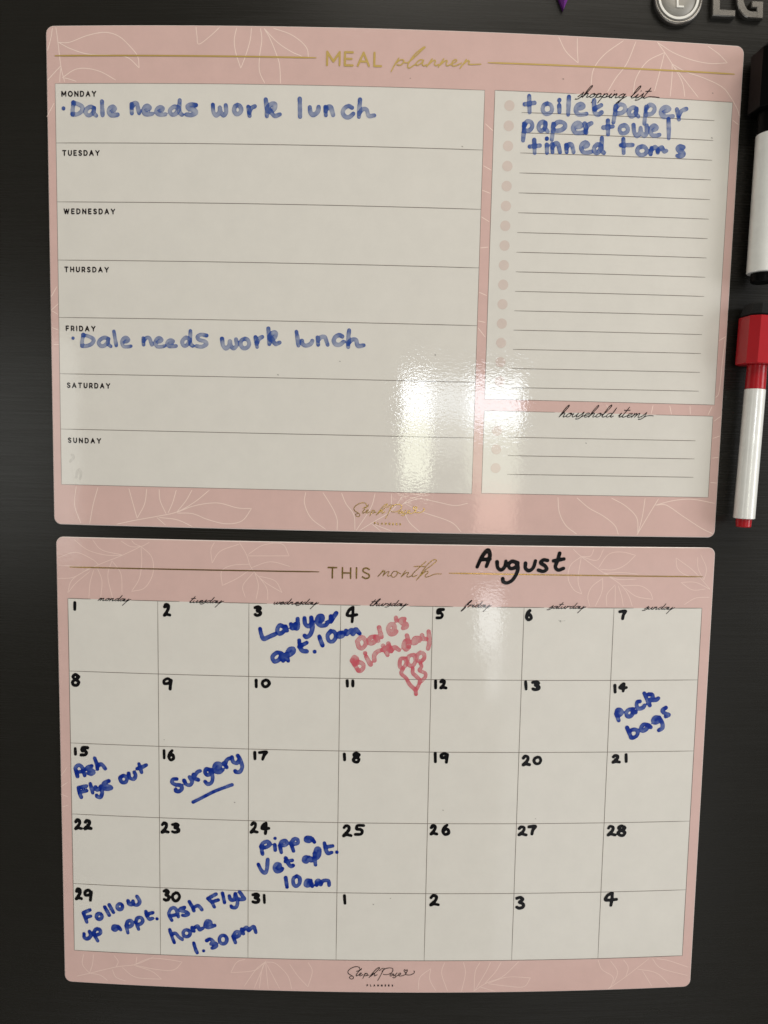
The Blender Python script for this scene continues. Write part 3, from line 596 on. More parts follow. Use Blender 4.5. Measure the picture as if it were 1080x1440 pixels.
# ------------------------------------------------------------------ handwriting
def oval(cx, cy, rx, ry): return [(cx + rx * math.cos(a), cy + ry * math.sin(a)) for a in np.linspace(-1.2, 5.2, 13)]
HAND = {
 'D': [[(1, 0), (.3, 5), (0, 10)], [(0.5, .3), (5, 1.5), (9, 4), (8, 7.5), (4.5, 9.6), (0, 10)]], 'a': [[(8, 1.5), (5, 0), (1.5, 2), (0, 6), (2, 9.5), (5, 9), (7.5, 5), (8, 1.5)], [(8, 1.5), (7.8, 7), (10, 10)]],
 'l': [[(0, 0), (.2, 5), (0.3, 10)]], 'e': [[(1, 4.4), (5, 4.0), (7, 2.2), (4.6, 0), (1.4, 1.5), (0, 5.5), (1.8, 9.4), (6, 10), (10, 9.2)]], 'n': [[(0, 1), (0.5, 10)], [(0.5, 4.5), (3.2, .6), (6.5, .6), (8, 5), (9.3, 10)]],
 'd': [[(7, 5.5), (3.5, 4.5), (0, 7), (1.5, 9.8), (4.5, 9.5), (7.5, 6)], [(8, 0), (7.8, 6), (8.5, 9), (10, 10)]], 's': [[(8.5, .8), (4, 0), (1, 1.8), (2.2, 4.2), (7.5, 5.8), (8.5, 8.2), (4.5, 10), (0, 9.5)]],
 'w': [[(0, 0.5), (.6, 7), (2.6, 10), (5, 7), (5.4, 3), (6, 7), (8, 10), (10, 7), (9.8, 1)]], 'o': [[(5, 0), (1.3, 1.6), (0, 5.5), (2, 9.3), (5.5, 10), (9, 8), (10, 4.5), (8, 1), (5, 0)]], 'r': [[(0, .5), (2, 10)], [(2, 6.5), (4.5, 2), (9, 0)]],
 'k': [[(0, 0), (.6, 5), (.8, 10)], [(.8, 5.5), (4, 2.6), (6.5, 3), (5.5, 6), (1.5, 7)], [(3, 6.8), (6, 9.8), (9.8, 9)]], 'u': [[(0, 0.5), (.6, 6.5), (3, 10), (6.5, 8), (8.5, 4), (9, 0)]], 'c': [[(8.5, 1.5), (5.5, 0), (1.5, 2), (0, 6), (2, 9.6), (6, 10), (9.8, 7)]],
 'h': [[(0.8, 0), (.4, 5), (0.2, 10)], [(.3, 8), (2.6, 5.6), (5, 5.8), (6.3, 9.3), (9.8, 9)]], 't': [[(4.5, 0), (4.7, 10)], [(0, 5), (5, 4.7), (9.8, 4.2)]], 'T': [[(2, 0), (2.2, 10)], [(0, 4.5), (5, 4.3), (9.8, 4.2)]],
 'k2': [], 'c2': [], 't2': [[(2, 0), (2.0, 5), (3, 9), (6, 10), (9.5, 8.5)], [(2.5, 6), (9, 3.5)]], 'i': [[(0, 4.4), (.3, 10)], [(.2, 0), (.3, .2)]], 'p': [[(1, 1), (.6, 5), (0, 10)], [(.9, 2.4), (4, 0), (8, .4), (9, 2.6), (6, 4.6), (1, 5)]],
 'm': [[(0, 10), (.5, 2)], [(.4, 5), (2.5, 1.5), (4, 3), (4.6, 8)], [(4.6, 6), (7, 2), (8.5, 6.5), (10, 6)]], '.': [[(5, 5)]],
 'v': [[(0, 0), (2, 6), (4, 10), (7, 5), (9, 0)]],
 '1': [[(0, 0), (.3, 10)]], '2': [[(.5, 2.2), (3, 0), (6.8, 1.2), (6, 5), (0, 9.8), (4, 9), (9.6, 9.8)]], '3': [[(0, 1), (4.5, 0), (7.2, 2), (3, 4.4), (7.5, 6.3), (7, 9), (3, 10), (0, 9)]],
 '4': [[(5.5, 0), (2, 2), (0, 5.2), (4, 5.8), (9.8, 5)], [(6, 0), (5.8, 5), (5, 10)]], '5': [[(9.5, .2), (2.5, .4), (1.4, 4), (5.5, 4.2), (8, 6.5), (6, 9.4), (0, 9.8)]], '6': [[(6, 0), (2, 2.6), (0, 7), (3.5, 10), (8.5, 8.6), (7.6, 5), (4, 4.4), (1, 6.4)]],
 '7': [[(0, 1), (8.8, .2), (5.5, 5), (4, 10)]], '8': [[(7, 1.2), (3.8, 0), (1, 2), (4, 4.6), (8, 7), (6, 10), (1.8, 9.6), (.4, 7), (4.4, 4.6), (8, 2.4), (7, 1.2)]], '9': [[(8.5, 2), (5, 0), (.8, 1.8), (1.4, 4.8), (6, 4.4), (8.6, 1.6), (8, 6), (7.6, 10)]],
 '0': [[(5, 0), (1, 2.2), (0, 6.4), (3, 10), (7.4, 9.4), (10, 5), (8, 1), (5, 0)]]}
seedc = [10]
def glyphs(items, pen, jit=.25):
    out = []
    for it in items:
        c, cx, cy, w_, h_ = it[:5]; rot = math.radians(it[5]) if len(it) > 5 else 0
        st = HAND[c]; A = np.vstack([np.array(s, float) for s in st]); lo, hi = A.min(0), A.max(0); sz = np.maximum(hi - lo, .01)
        ww, hh = max(w_ - pen, .5), max(h_ - pen, .5)
        for s in st:
            P = np.array(s, float); P = (P - (lo + hi) / 2) / sz * [ww if hi[0] - lo[0] > 1 else ww * .3, hh]
            P = P + np.random.uniform(-1, 1, P.shape) * jit * pen * .12
            P = P @ np.array([[math.cos(rot), math.sin(rot)], [-math.sin(rot), math.cos(rot)]]) + [cx, cy]
            out.append(P)
    return out
def write(name, ox, oy, s, strokes, pen, mat, parent, label, base=.6, rim=.12, endp=.25, off=.00022):
    seedc[0] += 1
    st = [unproj(Z(ox, oy, s, catmull(q, 7))) for q in strokes]
    c = Z(ox, oy, s, np.vstack([np.array(q, float) for q in strokes])).mean(0)
    sc = np.linalg.norm(np.diff(unproj([c - [5, 0], c + [5, 0]]), axis=0)) / 10
    return ink(name, st, pen / s * sc / 2 * (.96 if mat is BLUE1 else 1.04 if mat is BLACKINK else 1.14), mat, parent, off=off, base=base, label=label, seed=seedc[0], rim=rim, endp=endp)
N_ = 'handwritten_note'
A1 = dict(base=.45, rim=.18, endp=.3)
write(N_, 80, 130, 5, glyphs([('.', 48, 112, 30, 30), ('D', 145, 113, 100, 118), ('a', 240, 133, 105, 92), ('l', 320, 112, 30, 125, -3), ('e', 397, 132, 92, 90), ('n', 552, 113, 85, 98), ('e', 640, 125, 92, 90), ('e', 733, 130, 92, 85), ('d', 838, 107, 115, 130), ('s', 945, 122, 95, 105)], 30), 30, BLUE1, meal, 'faded blue handwriting reading Dale needs', **A1)
write(N_, 280, 130, 4, glyphs([('w', 115, 100, 100, 85), ('o', 217, 97, 65, 75), ('r', 295, 105, 62, 78), ('k', 415, 87, 105, 118), ('l', 567, 87, 28, 125), ('u', 648, 105, 75, 70), ('n', 732, 105, 68, 72), ('c', 838, 108, 85, 87), ('h', 943, 90, 112, 122)], 25), 25, BLUE1, meal, 'faded blue handwriting reading work lunch', **A1)
write(N_, 724, 125, 4, glyphs([('t', 83, 87, 80, 115), ('o', 183, 112, 78, 82), ('i', 250, 97, 25, 90), ('l', 302, 95, 33, 125, 4), ('e', 373, 115, 84, 85), ('t2', 467, 105, 66, 105), ('p', 588, 140, 85, 125, 3), ('a', 668, 130, 78, 75), ('p', 757, 145, 78, 130, 3), ('e', 855, 130, 92, 80), ('r', 938, 142, 78, 82)], 24), 24, BLUE1, meal, 'faded blue handwriting reading toilet paper', **A1)
write(N_, 724, 125, 4, glyphs([('p', 72, 238, 75, 130), ('a', 158, 212, 74, 78), ('p', 245, 237, 98, 122), ('e', 360, 220, 90, 80), ('r', 412, 220, 62, 78), ('t', 525, 218, 78, 102), ('o', 612, 228, 72, 70), ('w', 705, 235, 98, 85), ('e', 788, 235, 75, 80), ('l', 865, 225, 28, 132)], 24), 24, BLUE1, meal, 'blue handwriting reading paper towel', base=.48, rim=.18, off=.000235)
write(N_, 724, 125, 4, glyphs([('t', 112, 325, 82, 98), ('i', 180, 320, 25, 105), ('n', 232, 333, 68, 72), ('n', 310, 335, 66, 66), ('e', 400, 330, 80, 82), ('d', 473, 318, 80, 108), ('T', 630, 322, 92, 102), ('o', 715, 348, 78, 72), ('m', 808, 348, 112, 62), ('s', 930, 352, 60, 80)], 24), 24, BLUE1, meal, 'blue handwriting reading tinned toms', base=.54, rim=.16)
write(N_, 90, 455, 5, glyphs([('.', 65, 103, 27, 27), ('D', 168, 118, 108, 108), ('a', 287, 130, 112, 88), ('l', 360, 105, 40, 127, -8), ('e', 440, 132, 92, 90), ('n', 588, 125, 88, 76), ('e', 675, 132, 92, 90), ('e', 757, 138, 90, 72), ('d', 868, 105, 100, 132), ('s', 967, 120, 98, 112)], 27), 27, BLUE1, meal, 'lower faded blue handwriting reading Dale needs', **A1)
write(N_, 290, 455, 4, glyphs([('w', 130, 113, 105, 78), ('o', 218, 112, 72, 78), ('r', 297, 103, 62, 80), ('k', 382, 72, 88, 112), ('l', 513, 85, 34, 102, -6), ('u', 568, 110, 82, 52), ('n', 655, 98, 80, 68), ('c', 745, 92, 78, 78), ('h', 842, 85, 112, 118)], 24), 24, BLUE1, meal, 'lower faded blue handwriting reading work lunch', **A1)
K = dict(base=1.0, rim=0, endp=0)
write('month_name', 640, 760, 5, [[(155, 185), (190, 112), (230, 68), (245, 100), (235, 140), (220, 182)], [(180, 135), (245, 130)], [(295, 150), (300, 190), (325, 207), (350, 182), (357, 145)], [(440, 158), (400, 147), (375, 172), (390, 197), (425, 187), (440, 158)], [(440, 158), (440, 210), (410, 270), (370, 297), (340, 290), (335, 268)], [(495, 160), (495, 195), (520, 212), (550, 190), (565, 143)],
 [(650, 140), (620, 137), (602, 157), (630, 177), (645, 200), (620, 217), (585, 208)], [(735, 90), (720, 140), (705, 185), (725, 208), (762, 196)], [(692, 143), (765, 130)]], 25, BLACKINK, month, 'black handwriting reading August', **K)
B2 = dict(base=.66, rim=.2, endp=.35)
write(N_, 350, 850, 6, [[(95, 205), (105, 250), (125, 290), (170, 272), (222, 250)], [(300, 190), (260, 175), (240, 215), (260, 247), (295, 225), (310, 185)], [(310, 185), (322, 220)], [(355, 165), (365, 200), (385, 195), (392, 165)], [(392, 165), (398, 200), (412, 192), (412, 120)],
 [(470, 115), (475, 160), (500, 185), (525, 160), (527, 110)], [(527, 110), (538, 190), (520, 250), (487, 275), (470, 262)], [(590, 150), (620, 128), (618, 98), (590, 100), (575, 137), (600, 175), (645, 175), (668, 148)], [(692, 100), (692, 145)], [(694, 140), (715, 105), (738, 72)],
 [(270, 410), (235, 407), (200, 440), (215, 480), (255, 465), (280, 415)], [(280, 415), (276, 450), (290, 475)], [(322, 420), (322, 445), (332, 475)], [(318, 420), (340, 378), (375, 372), (377, 400), (345, 425), (325, 430)], [(425, 302), (430, 350), (450, 388), (488, 395)], [(425, 357), (488, 322)], [(555, 398)],
 [(595, 270), (608, 310), (622, 345)], [(692, 225), (665, 260), (675, 305), (710, 310), (735, 270), (720, 230), (692, 225)], [(795, 238), (765, 240), (757, 270), (788, 265), (803, 242)], [(820, 222), (826, 250), (850, 225), (870, 215), (878, 248), (900, 210), (918, 225), (935, 245)]], 32, BLUE2, month, 'blue handwriting reading Lawyer apt. 10am', **B2)
R_ = dict(base=.50, rim=.12, endp=.12)
write(N_, 485, 855, 8, [[(140, 375), (160, 440), (200, 448), (235, 400), (215, 340), (180, 332), (140, 372)], [(340, 320), (290, 330), (272, 370), (290, 398), (340, 375), (350, 322)], [(350, 322), (375, 368)], [(385, 218), (400, 280), (412, 325)], [(500, 268), (545, 250), (560, 210), (540, 182), (505, 190), (487, 240), (510, 293), (555, 290), (580, 262)], [(575, 108), (580, 142)],
 [(672, 122), (640, 125), (625, 150), (650, 172), (690, 180), (692, 210), (655, 225)], [(78, 590), (110, 640), (150, 700)], [(78, 590), (105, 550), (132, 568), (130, 605), (112, 630)], [(118, 625), (165, 610), (205, 632), (208, 670), (180, 703), (150, 703)], [(240, 545), (268, 600), (290, 635)], [(228, 508)],
 [(332, 588), (332, 530), (368, 488), (400, 476)], [(428, 422), (455, 480), (480, 528)], [(490, 400), (505, 450), (522, 485)], [(430, 470), (500, 425)], [(525, 478), (560, 442), (610, 472)], [(720, 375), (680, 372), (660, 430), (688, 468), (722, 440)], [(698, 308), (715, 370), (722, 430)],
 [(825, 335), (785, 342), (772, 390), (800, 385), (832, 345), (838, 365)], [(868, 305), (882, 345), (908, 348)], [(942, 262), (948, 330), (948, 400), (935, 458)]], 44, REDINK, month, 'faded red handwriting reading Dales Birthday', **R_)
write('balloon_drawing', 485, 855, 8, [[(680, 565), (632, 570), (617, 620), (625, 668), (668, 660), (690, 615), (680, 568)], [(775, 525), (722, 540), (708, 600), (730, 648), (772, 640), (795, 590), (778, 525)], [(850, 497), (815, 532), (817, 585), (850, 598), (890, 568), (890, 518), (850, 497)],
 [(655, 680), (635, 735), (690, 790), (730, 860), (790, 920), (800, 968)], [(765, 680), (765, 730), (805, 770), (842, 812), (832, 862), (800, 920)], [(850, 620), (862, 660), (838, 700), (900, 730), (907, 770), (872, 810), (840, 835)]], 38, REDINK, month, 'red drawing of three balloons with strings', base=.58, rim=.12, endp=.1, off=.00024)
write(N_, 855, 965, 10, [[(112, 385), (130, 430), (150, 480)], [(115, 380), (130, 332), (168, 327), (193, 360), (170, 398), (132, 410)], [(350, 322), (290, 330), (257, 370), (272, 420), (318, 418), (350, 372), (350, 325)], [(350, 330), (355, 362), (388, 365)], [(448, 212), (410, 220), (402, 270), (430, 313), (488, 300), (513, 268)], [(508, 97), (545, 180), (588, 268)],
 [(572, 112), (618, 115), (630, 160), (590, 190)], [(610, 195), (668, 193), (708, 167)], [(267, 580), (300, 660), (325, 722)], [(312, 622), (370, 607), (418, 632), (405, 690), (362, 720), (327, 722)], [(560, 540), (502, 537), (467, 580), (482, 623), (530, 608), (568, 560)], [(568, 548), (600, 575)], [(718, 440), (660, 437), (632, 480), (652, 513), (700, 498), (722, 445)], [(722, 445), (763, 520), (763, 585), (715, 617)],
 [(812, 302), (767, 332), (772, 362), (810, 383), (852, 402), (812, 423)]], 50, BLUE2, month, 'blue handwriting reading Pack bags', **B2)
write(N_, 95, 1045, 9, [[(127, 418), (112, 360), (103, 310), (145, 277), (190, 312), (218, 408)], [(118, 368), (200, 355)], [(308, 287), (255, 302), (250, 330), (308, 342), (332, 370), (300, 390), (267, 380)], [(345, 190), (370, 260), (380, 328)], [(382, 292), (423, 262), (455, 290), (478, 322)],
 [(140, 562), (150, 620), (175, 682)], [(140, 562), (238, 542)], [(155, 620), (243, 600)], [(290, 512), (305, 570), (320, 628)], [(357, 552), (370, 588), (400, 580), (423, 542)], [(423, 542), (440, 620), (420, 680), (377, 675), (370, 657)], [(523, 477), (465, 502), (462, 533), (530, 545), (558, 565), (520, 583), (472, 580)],
 [(700, 412), (667, 440), (690, 493), (738, 490), (753, 440), (720, 412), (700, 412)], [(775, 382), (790, 438), (840, 453), (863, 410), (847, 367)], [(905, 262), (920, 310), (938, 368)], [(882, 322), (940, 305), (998, 275)]], 42, BLUE2, month, 'blue handwriting reading Ash Flys out', **B2)
write(N_, 230, 1050, 9, [[(168, 407), (120, 412), (107, 450), (150, 478), (218, 490), (233, 530), (200, 563), (162, 560), (155, 542)], [(262, 427), (290, 475), (338, 483), (363, 440), (330, 382)], [(382, 352), (402, 400), (440, 418)], [(385, 385), (428, 322), (463, 305)], [(588, 292), (540, 282), (527, 330), (560, 358), (598, 330), (600, 292)], [(600, 292), (622, 380), (610, 448), (562, 473), (527, 440)],
 [(642, 280), (710, 260), (715, 217), (670, 212), (642, 250), (652, 308), (708, 323), (750, 290)], [(765, 205), (785, 240), (800, 260)], [(778, 232), (800, 168), (833, 147)], [(867, 130), (882, 190), (928, 208), (950, 175)], [(940, 112), (970, 160), (997, 250), (970, 313), (922, 320), (907, 305)], ], 44, BLUE2, month, 'blue handwriting reading Surgery', **B2)
write('underline', 230, 1050, 9, [[(375, 700), (480, 648), (650, 562), (868, 480)]], 40, BLUE2, month, 'blue pen line under Surgery', base=.8, rim=.06, endp=.3)
write(N_, 350, 1150, 8, [[(140, 322), (147, 370), (155, 408)], [(137, 322), (160, 282), (208, 267), (238, 295), (210, 323), (167, 335)], [(292, 303), (297, 362)], [(295, 230)], [(350, 312), (365, 388)], [(350, 312), (370, 267), (413, 257), (428, 290), (400, 310), (372, 310)], [(478, 300), (503, 372)], [(475, 282), (510, 237), (548, 242), (553, 280), (520, 293), (492, 290)],
 [(698, 222), (650, 222), (642, 253), (678, 263), (712, 235)], [(712, 235), (738, 272)], [(107, 522), (140, 588), (180, 618), (203, 580), (213, 468)], [(302, 568), (348, 550), (348, 522), (310, 517), (287, 560), (312, 603), (358, 593), (378, 570)], [(415, 452), (440, 508), (470, 543), (498, 535)], [(412, 490), (488, 477)],
 [(678, 442), (632, 442), (617, 480), (650, 493), (688, 450), (700, 483)], [(737, 402), (750, 528)], [(737, 412), (760, 347), (793, 352), (793, 410), (770, 448), (747, 455)], [(850, 282), (865, 350), (890, 398), (933, 388)], [(867, 328), (943, 315)], [(990, 385)],
 [(415, 672), (430, 778)], [(540, 652), (502, 682), (502, 740), (530, 768), (568, 740), (573, 680), (542, 652)], [(698, 705), (652, 702), (637, 750), (668, 763), (698, 722)], [(700, 722), (713, 768)], [(762, 755), (765, 712), (790, 707), (808, 748)], [(808, 748), (830, 712), (870, 702), (898, 712), (903, 758)]], 38, BLUE2, month, 'blue handwriting reading Pippa Vet apt. 10am', **B2)
write(N_, 100, 1240, 8, [[(140, 350), (160, 400), (178, 452)], [(142, 345), (213, 315)], [(160, 400), (222, 385)], oval(318, 388, 32, 32), [(380, 282), (430, 373)], [(430, 257), (478, 342)], oval(550, 278, 30, 32), [(642, 212), (655, 250), (688, 253), (698, 215)], [(698, 215), (712, 255), (750, 258), (773, 220), (742, 162)],
 [(147, 582), (152, 628), (190, 638), (223, 600), (208, 557)], [(260, 592), (300, 662)], [(250, 582), (280, 532), (323, 537), (333, 573), (300, 593), (272, 595)], [(528, 502), (482, 497), (472, 530), (500, 543), (538, 507)], [(538, 507), (560, 538)], [(620, 492), (640, 572)], [(620, 492), (640, 442), (678, 437), (688, 480), (660, 503), (637, 500)],
 [(732, 452), (760, 532)], [(730, 450), (747, 407), (788, 402), (808, 440), (780, 473), (752, 480)], [(842, 332), (855, 380), (880, 418), (918, 410)], [(850, 375), (885, 355), (920, 345)], [(968, 415)]], 36, BLUE2, month, 'blue handwriting reading Follow up appt.', **B2)
write(N_, 228, 1240, 8, [[(110, 432), (85, 390), (77, 350), (100, 302), (140, 292), (170, 332), (183, 392)], [(92, 382), (170, 367)], [(253, 287), (207, 302), (217, 325), (268, 335), (298, 360), (270, 378), (232, 375)], [(307, 222), (340, 280), (358, 323)], [(352, 290), (400, 267), (430, 287), (447, 312)], [(517, 187), (560, 230), (588, 282)], [(517, 187), (565, 160), (608, 137)], [(562, 225), (632, 202)],
 [(680, 127), (692, 180), (703, 232)], [(757, 157), (772, 200), (808, 200), (825, 132)], [(825, 132), (850, 220), (833, 283), (790, 288), (777, 270)], [(872, 112), (900, 150), (928, 190), (890, 198), (860, 190)], [(87, 537), (110, 610), (138, 682)], [(108, 590), (150, 578), (190, 620), (228, 648)], oval(277, 577, 40, 38),
 [(337, 512), (360, 553)], [(352, 522), (400, 497), (422, 538), (460, 520)], [(482, 488), (545, 470), (538, 442), (502, 442), (487, 490), (520, 513), (592, 490)], [(357, 687), (375, 750), (395, 797)], [(468, 775)], [(502, 660), (540, 642), (575, 670), (552, 698), (598, 690), (613, 718), (590, 738), (562, 745)], oval(687, 648, 42, 48),
 [(802, 622), (825, 682)], [(797, 612), (830, 562), (868, 567), (868, 600), (840, 618), (812, 630)], [(897, 532), (915, 582)], [(912, 542), (950, 512), (968, 545)], [(975, 545), (1025, 502), (1045, 532), (1055, 568)]], 36, BLUE2, month, 'blue handwriting reading Ash Flys home 1.30pm', **B2)
D_ = [('1', 103, 845, 107.8, 859), ('2', 229, 848, 241.3, 867), ('3', 356.7, 851, 368.6, 867.5), ('4', 486, 851.7, 504, 876.4), ('5', 612.2, 855, 625.5, 871), ('6', 738, 856.4, 749, 873.6), ('7', 869.5, 857.2, 882, 872),
 ('8', 100, 946.3, 113, 965.5), ('9', 228.6, 952, 242.8, 971), ('1', 358, 954.2, 362.6, 967.5), ('0', 367, 954, 381, 967.5), ('1', 485.8, 955, 491, 966.7), ('1', 493.6, 955, 499, 966.7), ('1', 610, 955, 615, 969.4), ('2', 617.8, 954, 629.4, 969.4), ('1', 736, 956.4, 743, 970.8), ('3', 747, 956.4, 760, 971.6), ('1', 861.8, 961.5, 867.6, 975), ('4', 869.5, 959.5, 883, 974),
 ('1', 104, 1050.5, 108.4, 1062.4), ('5', 112.2, 1049, 125.5, 1063.7), ('1', 228.3, 1053, 233.5, 1068), ('6', 235.5, 1053, 246.4, 1070.5), ('1', 355.8, 1056, 361, 1069), ('7', 363, 1055.3, 377, 1069.7), ('1', 482, 1058, 487.2, 1070.5), ('8', 495, 1056.7, 507, 1073.3), ('1', 609.5, 1057, 615, 1073), ('9', 618.6, 1057, 631, 1074), ('2', 733.4, 1061, 747, 1077.5), ('0', 749, 1062.3, 762.6, 1076), ('2', 859.8, 1060, 873.4, 1073.6), ('1', 878, 1059, 883, 1072.8),
 ('2', 104.2, 1150.6, 116.7, 1167), ('2', 117.5, 1151.7, 130.6, 1167), ('2', 225.8, 1154.5, 239, 1172), ('3', 240.3, 1156, 253.6, 1172.5), ('2', 351.3, 1154.6, 363.8, 1172), ('4', 366.3, 1155, 380.3, 1174), ('2', 481, 1158.6, 496, 1177), ('5', 497.8, 1158.6, 513.6, 1175.3), ('2', 604, 1158.6, 616.4, 1174.7), ('6', 620.6, 1158, 633, 1175.3), ('2', 727.6, 1160.3, 742, 1175.9), ('7', 742, 1159.5, 754.8, 1175), ('2', 852.8, 1159.5, 867.2, 1175.9), ('8', 867.2, 1159, 880.8, 1176.6),
 ('2', 105.3, 1247.8, 117, 1265.6), ('9', 117.9, 1249.6, 130.6, 1267.8), ('3', 228.6, 1249.4, 239.5, 1267.9), ('0', 240.5, 1253, 254.6, 1268.5), ('3', 353.6, 1254.8, 366, 1271), ('1', 369, 1256.7, 374.5, 1271), ('1', 481.4, 1257, 488.3, 1272), ('2', 603.6, 1257, 618.9, 1274.4), ('3', 724.5, 1259.5, 738, 1279), ('4', 849, 1253.6, 869, 1275)]
NUMS = [1, 1, 1, 1, 1, 1, 1, 1, 1, 2, 2, 2, 2, 2, 2, 2, 2, 2, 2, 2, 2, 2, 2, 2, 2, 2, 2, 2, 2, 2, 2, 1, 1, 1, 1]
LABN = [str(k) for k in range(1, 32)] + ['1', '2', '3', '4']
k = 0
for n_, lb in zip(NUMS, LABN):
    it = []
    for q in D_[k:k + n_]: it.append((q[0], (q[1] + q[3]) / 2, (q[2] + q[4]) / 2, q[3] - q[1], q[4] - q[2]))
    k += n_
    write('date_number', 0, 0, 1, glyphs(it, 4.3, .4), 4.15, BLACKINK, month, 'black handwritten number ' + lb, **K)
# small specks and a half wiped smear
sp = [(110, 620, 3), (330, 1128, 1.2), (478, 508, 1), (391, 527, 1.3), (650, 206, 1.2), (824, 581 + 42, 1.0), (1002, 131, 1.2), (1001, 194, 1.3), (792, 111, 1.2), (788, 861 + 12, 1.2), (623, 1139, .9), (525, 1271.5, 1.2), (549, 1263, .9), (753, 1151, .8), (577, 110, .8), (231, 1040, .8), (612, 499, 1.2)]
for i, (a, b_, r) in enumerate(sp[1:]):
    par = meal if b_ < 745 else month
    write('ink_speck', 0, 0, 1, [[(a - .4, b_), (a + .5, b_ + .3)]], r * 1.05, SMUDGE, par, None, base=.8, rim=0)
write('wiped_smear', 60, 560, 2.7, [[(105, 240), (118, 225), (112, 215)], [(128, 300), (132, 275)], [(142, 305), (146, 285), (140, 270)]], 9, SMUDGE, meal, 'faint wiped pen smear in the Sunday row', base=.18, rim=0, endp=.05)
write('wiped_smear', 600, 830, 2.571, [[(477, 108), (486, 118)], [(500, 150 - 40), (481, 112)]], 2.2, SMUDGE, month, 'faint mark in the square of the 6th', base=.3, rim=0)

# ------------------------------------------------------------------ markers
WHITEP = plain('white_plastic_barrel', (.90, .90, .86), .22, coat=.7)
REDP = plain('red_plastic', (.45, .007, .014), .3, coat=.25, spec=.35)
BLACKP = plain('black_plastic', (.0025, .0025, .0025), .4, coat=.0, spec=.07)
FELT = plain('black_felt', (.006, .006, .006), .95, bump=(900, 900, 900, .0003))
def frame_pts(px, off):
    q = unproj([px], off); return Vector(lift(q, off)[0])
def section(name, p0, axis, side, front, s0, s1, shape0, shape1, mat, parent, bev=.0006, cap0=True, cap1=True, smooth=True):
    """loft between two closed cross sections (lists of (side, front) metres) from s0 to s1 along axis"""
    n = len(shape0); rings = []
    def mk(shape, s, k): return [p0 + axis * s + side * (a * k) + front * (b * k) for a, b in shape]
    r = max(max(abs(a), abs(b)) for a, b in shape0); kk = 1 - bev / r
    sg = 1 if s1 > s0 else -1
    rings.append(mk(shape0, s0, kk)); rings.append(mk(shape0, s0 + sg * bev, 1)); rings.append(mk(shape1, s1 - sg * bev, 1)); rings.append(mk(shape1, s1, kk))
    V = [v for rr in rings for v in rr]; F = []
    for L in range(3):
        for i in range(n): j = (i + 1) % n; F.append((L * n + i, L * n + j, (L + 1) * n + j, (L + 1) * n + i))
    F.append(list(range(n))[::-1]); F.append([3 * n + i for i in range(n)])
    return mesh_obj(name, V, F, mat, parent, smooth=smooth)
def circ(r, n=40): return [(r * math.cos(2 * math.pi * k / n), r * math.sin(2 * math.pi * k / n)) for k in range(n)]
def poly8(w_, h_, c): return [(w_ - c, -h_), (w_, -h_ + c), (w_, h_ - c), (w_ - c, h_), (-w_ + c, h_), (-w_, h_ - c), (-w_, -h_ + c), (-w_ + c, -h_)]
def smooth_by_angle(o, ang=35):
    me = o.data
    try:
        bm = None
        import bmesh
        bm = bmesh.new(); bm.from_mesh(me)
        for e in bm.edges: e.smooth = len(e.link_faces) == 2 and e.calc_face_angle(0) < math.radians(ang)
        bm.to_mesh(me); bm.free()
    except Exception as ex: print(ex)
def marker(name, a_px, b_px, off, capmat, label, rb, cw, ch, cc, secs, eraser=True):
    p0 = frame_pts(a_px, off); p1 = frame_pts(b_px, off)
    axis = (p1 - p0); L = axis.length; axis.normalize()
    nrm = Vector((2 * CURV * p0.x, -1, 0)).normalized()
    side = axis.cross(nrm).normalized(); front = side.cross(axis).normalized()
    if front.y > 0: front = -front
    if side.x < 0: side = -side
    t = empty(name, p1 + axis * 0, label, 'marker pen')
    def S(nm, y0, y1, s0, s1, mat, bev=.0005, smooth=True):
        o = section(nm, p0, axis, side, front, y0 * L, y1 * L, s0, s1, mat, t, bev, smooth=True); smooth_by_angle(o, 30); return o
    return t, S, L
t, S, L = marker('marker_pen', (1070.5, 447), (1045.2, 741), .0108, REDP, 'white marker with red cap and eraser top, below the black capped one', 0, 0, 0, 0, None)
capR = poly8(.0108, .0106, .0045)
S('eraser', -.064, .0, [(a * .8, b * .85) for a, b in capR], [(a * .95, b * .95) for a, b in capR], FELT, .0012)
S('cap', .0, .222, capR, capR, REDP, .0004)
S('neck', .2225, .336, circ(.0057), circ(.0059), REDP, .0002)
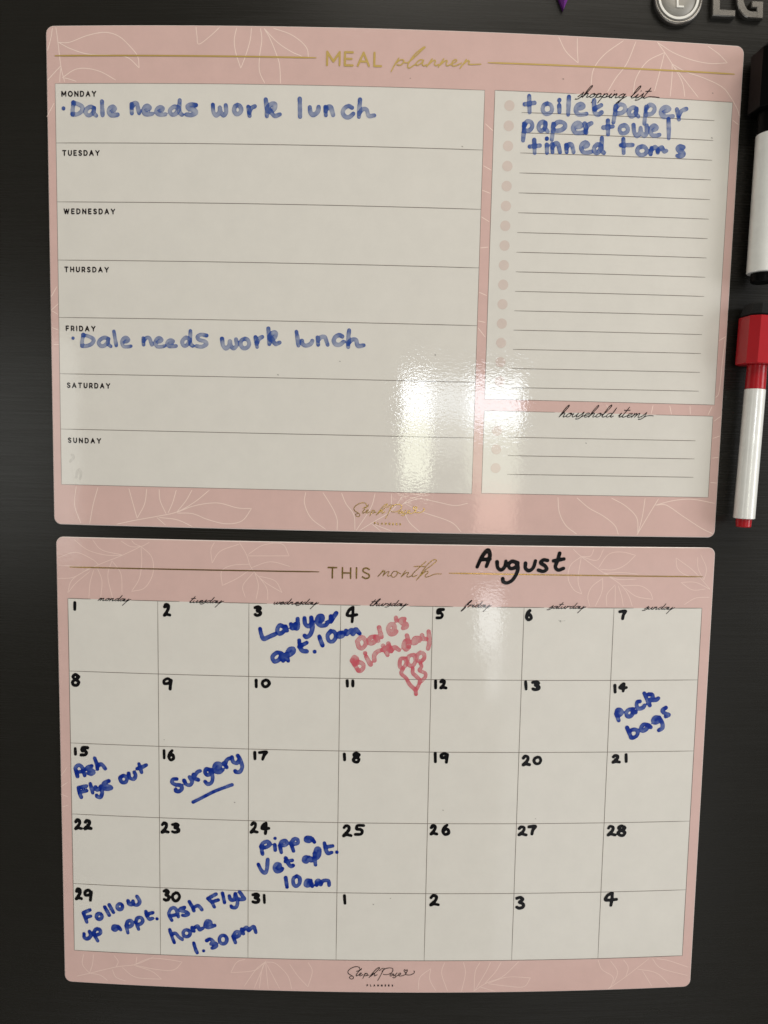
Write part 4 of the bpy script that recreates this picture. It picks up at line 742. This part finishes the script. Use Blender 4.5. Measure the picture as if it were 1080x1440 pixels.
S('barrel', .3365, .958, circ(.0061), circ(.00635), WHITEP, .0003)
S('end_plug', .9585, 1.0, circ(.0047), circ(.0045), REDP, .0005)
t, S, L = marker('marker_pen', (1093.5, 74), (1071.5, 398), .0112, BLACKP, 'white marker with black cap beside the meal planner top right corner', 0, 0, 0, 0, None)
S('eraser', -.035, -.0, [(a * .8, b * .85) for a, b in capR], [(a * .95, b * .95) for a, b in capR], FELT, .0012)
capB = poly8(.0126, .0110, .0047)
S('cap', .0, .255, capB, capB, BLACKP, .0004)
S('neck', .2555, .352, circ(.0088), circ(.0088), BLACKP, .0003)
S('barrel', .3525, .958, circ(.0090), circ(.0092), WHITEP, .0004)
S('end_plug', .9585, 1.0, circ(.0068), circ(.0066), BLACKP, .0006)

# ------------------------------------------------------------------ purple magnet, only its tip in the frame
PURP = plain('purple_plastic', (.16, .022, .24), .25, coat=.5)
prof = [(794, 10), (799.5, -3), (803, -22), (800, -44), (793, -52), (786, -44), (783.5, -22), (788.5, -3)]
P = unproj(prof, .004); c = P.mean(0)
V = list(lift(P, -.001)) + list(lift(P, .0015)) + list(lift(c + (P - c) * .55, .0045)); n = len(P); F = []
for L_ in range(2):
    for i in range(n): j = (i + 1) % n; F.append((L_ * n + i, L_ * n + j, (L_ + 1) * n + j, (L_ + 1) * n + i))
F.append([2 * n + i for i in range(n)])
o = mesh_obj('purple_magnet', V, F, PURP, None, smooth=False)
o['label'] = 'small purple pointed magnet at the top edge left of the round badge'; o['category'] = 'magnet'
# consistent outward normals
import bmesh
for o in bpy.data.objects:
    if o.type == 'MESH' and o.name.split('.')[0] in ('eraser', 'cap', 'neck', 'barrel', 'end_plug', 'purple_magnet', 'logo_letter', 'badge_letter', 'logo_badge', 'badge_face', 'badge_dot'):
        bm = bmesh.new(); bm.from_mesh(o.data); bmesh.ops.recalc_face_normals(bm, faces=bm.faces); bm.to_mesh(o.data); bm.free()
print('tris', sum(len(o.data.loop_triangles) or len(o.data.polygons) * 2 for o in bpy.data.objects if o.type == 'MESH'))
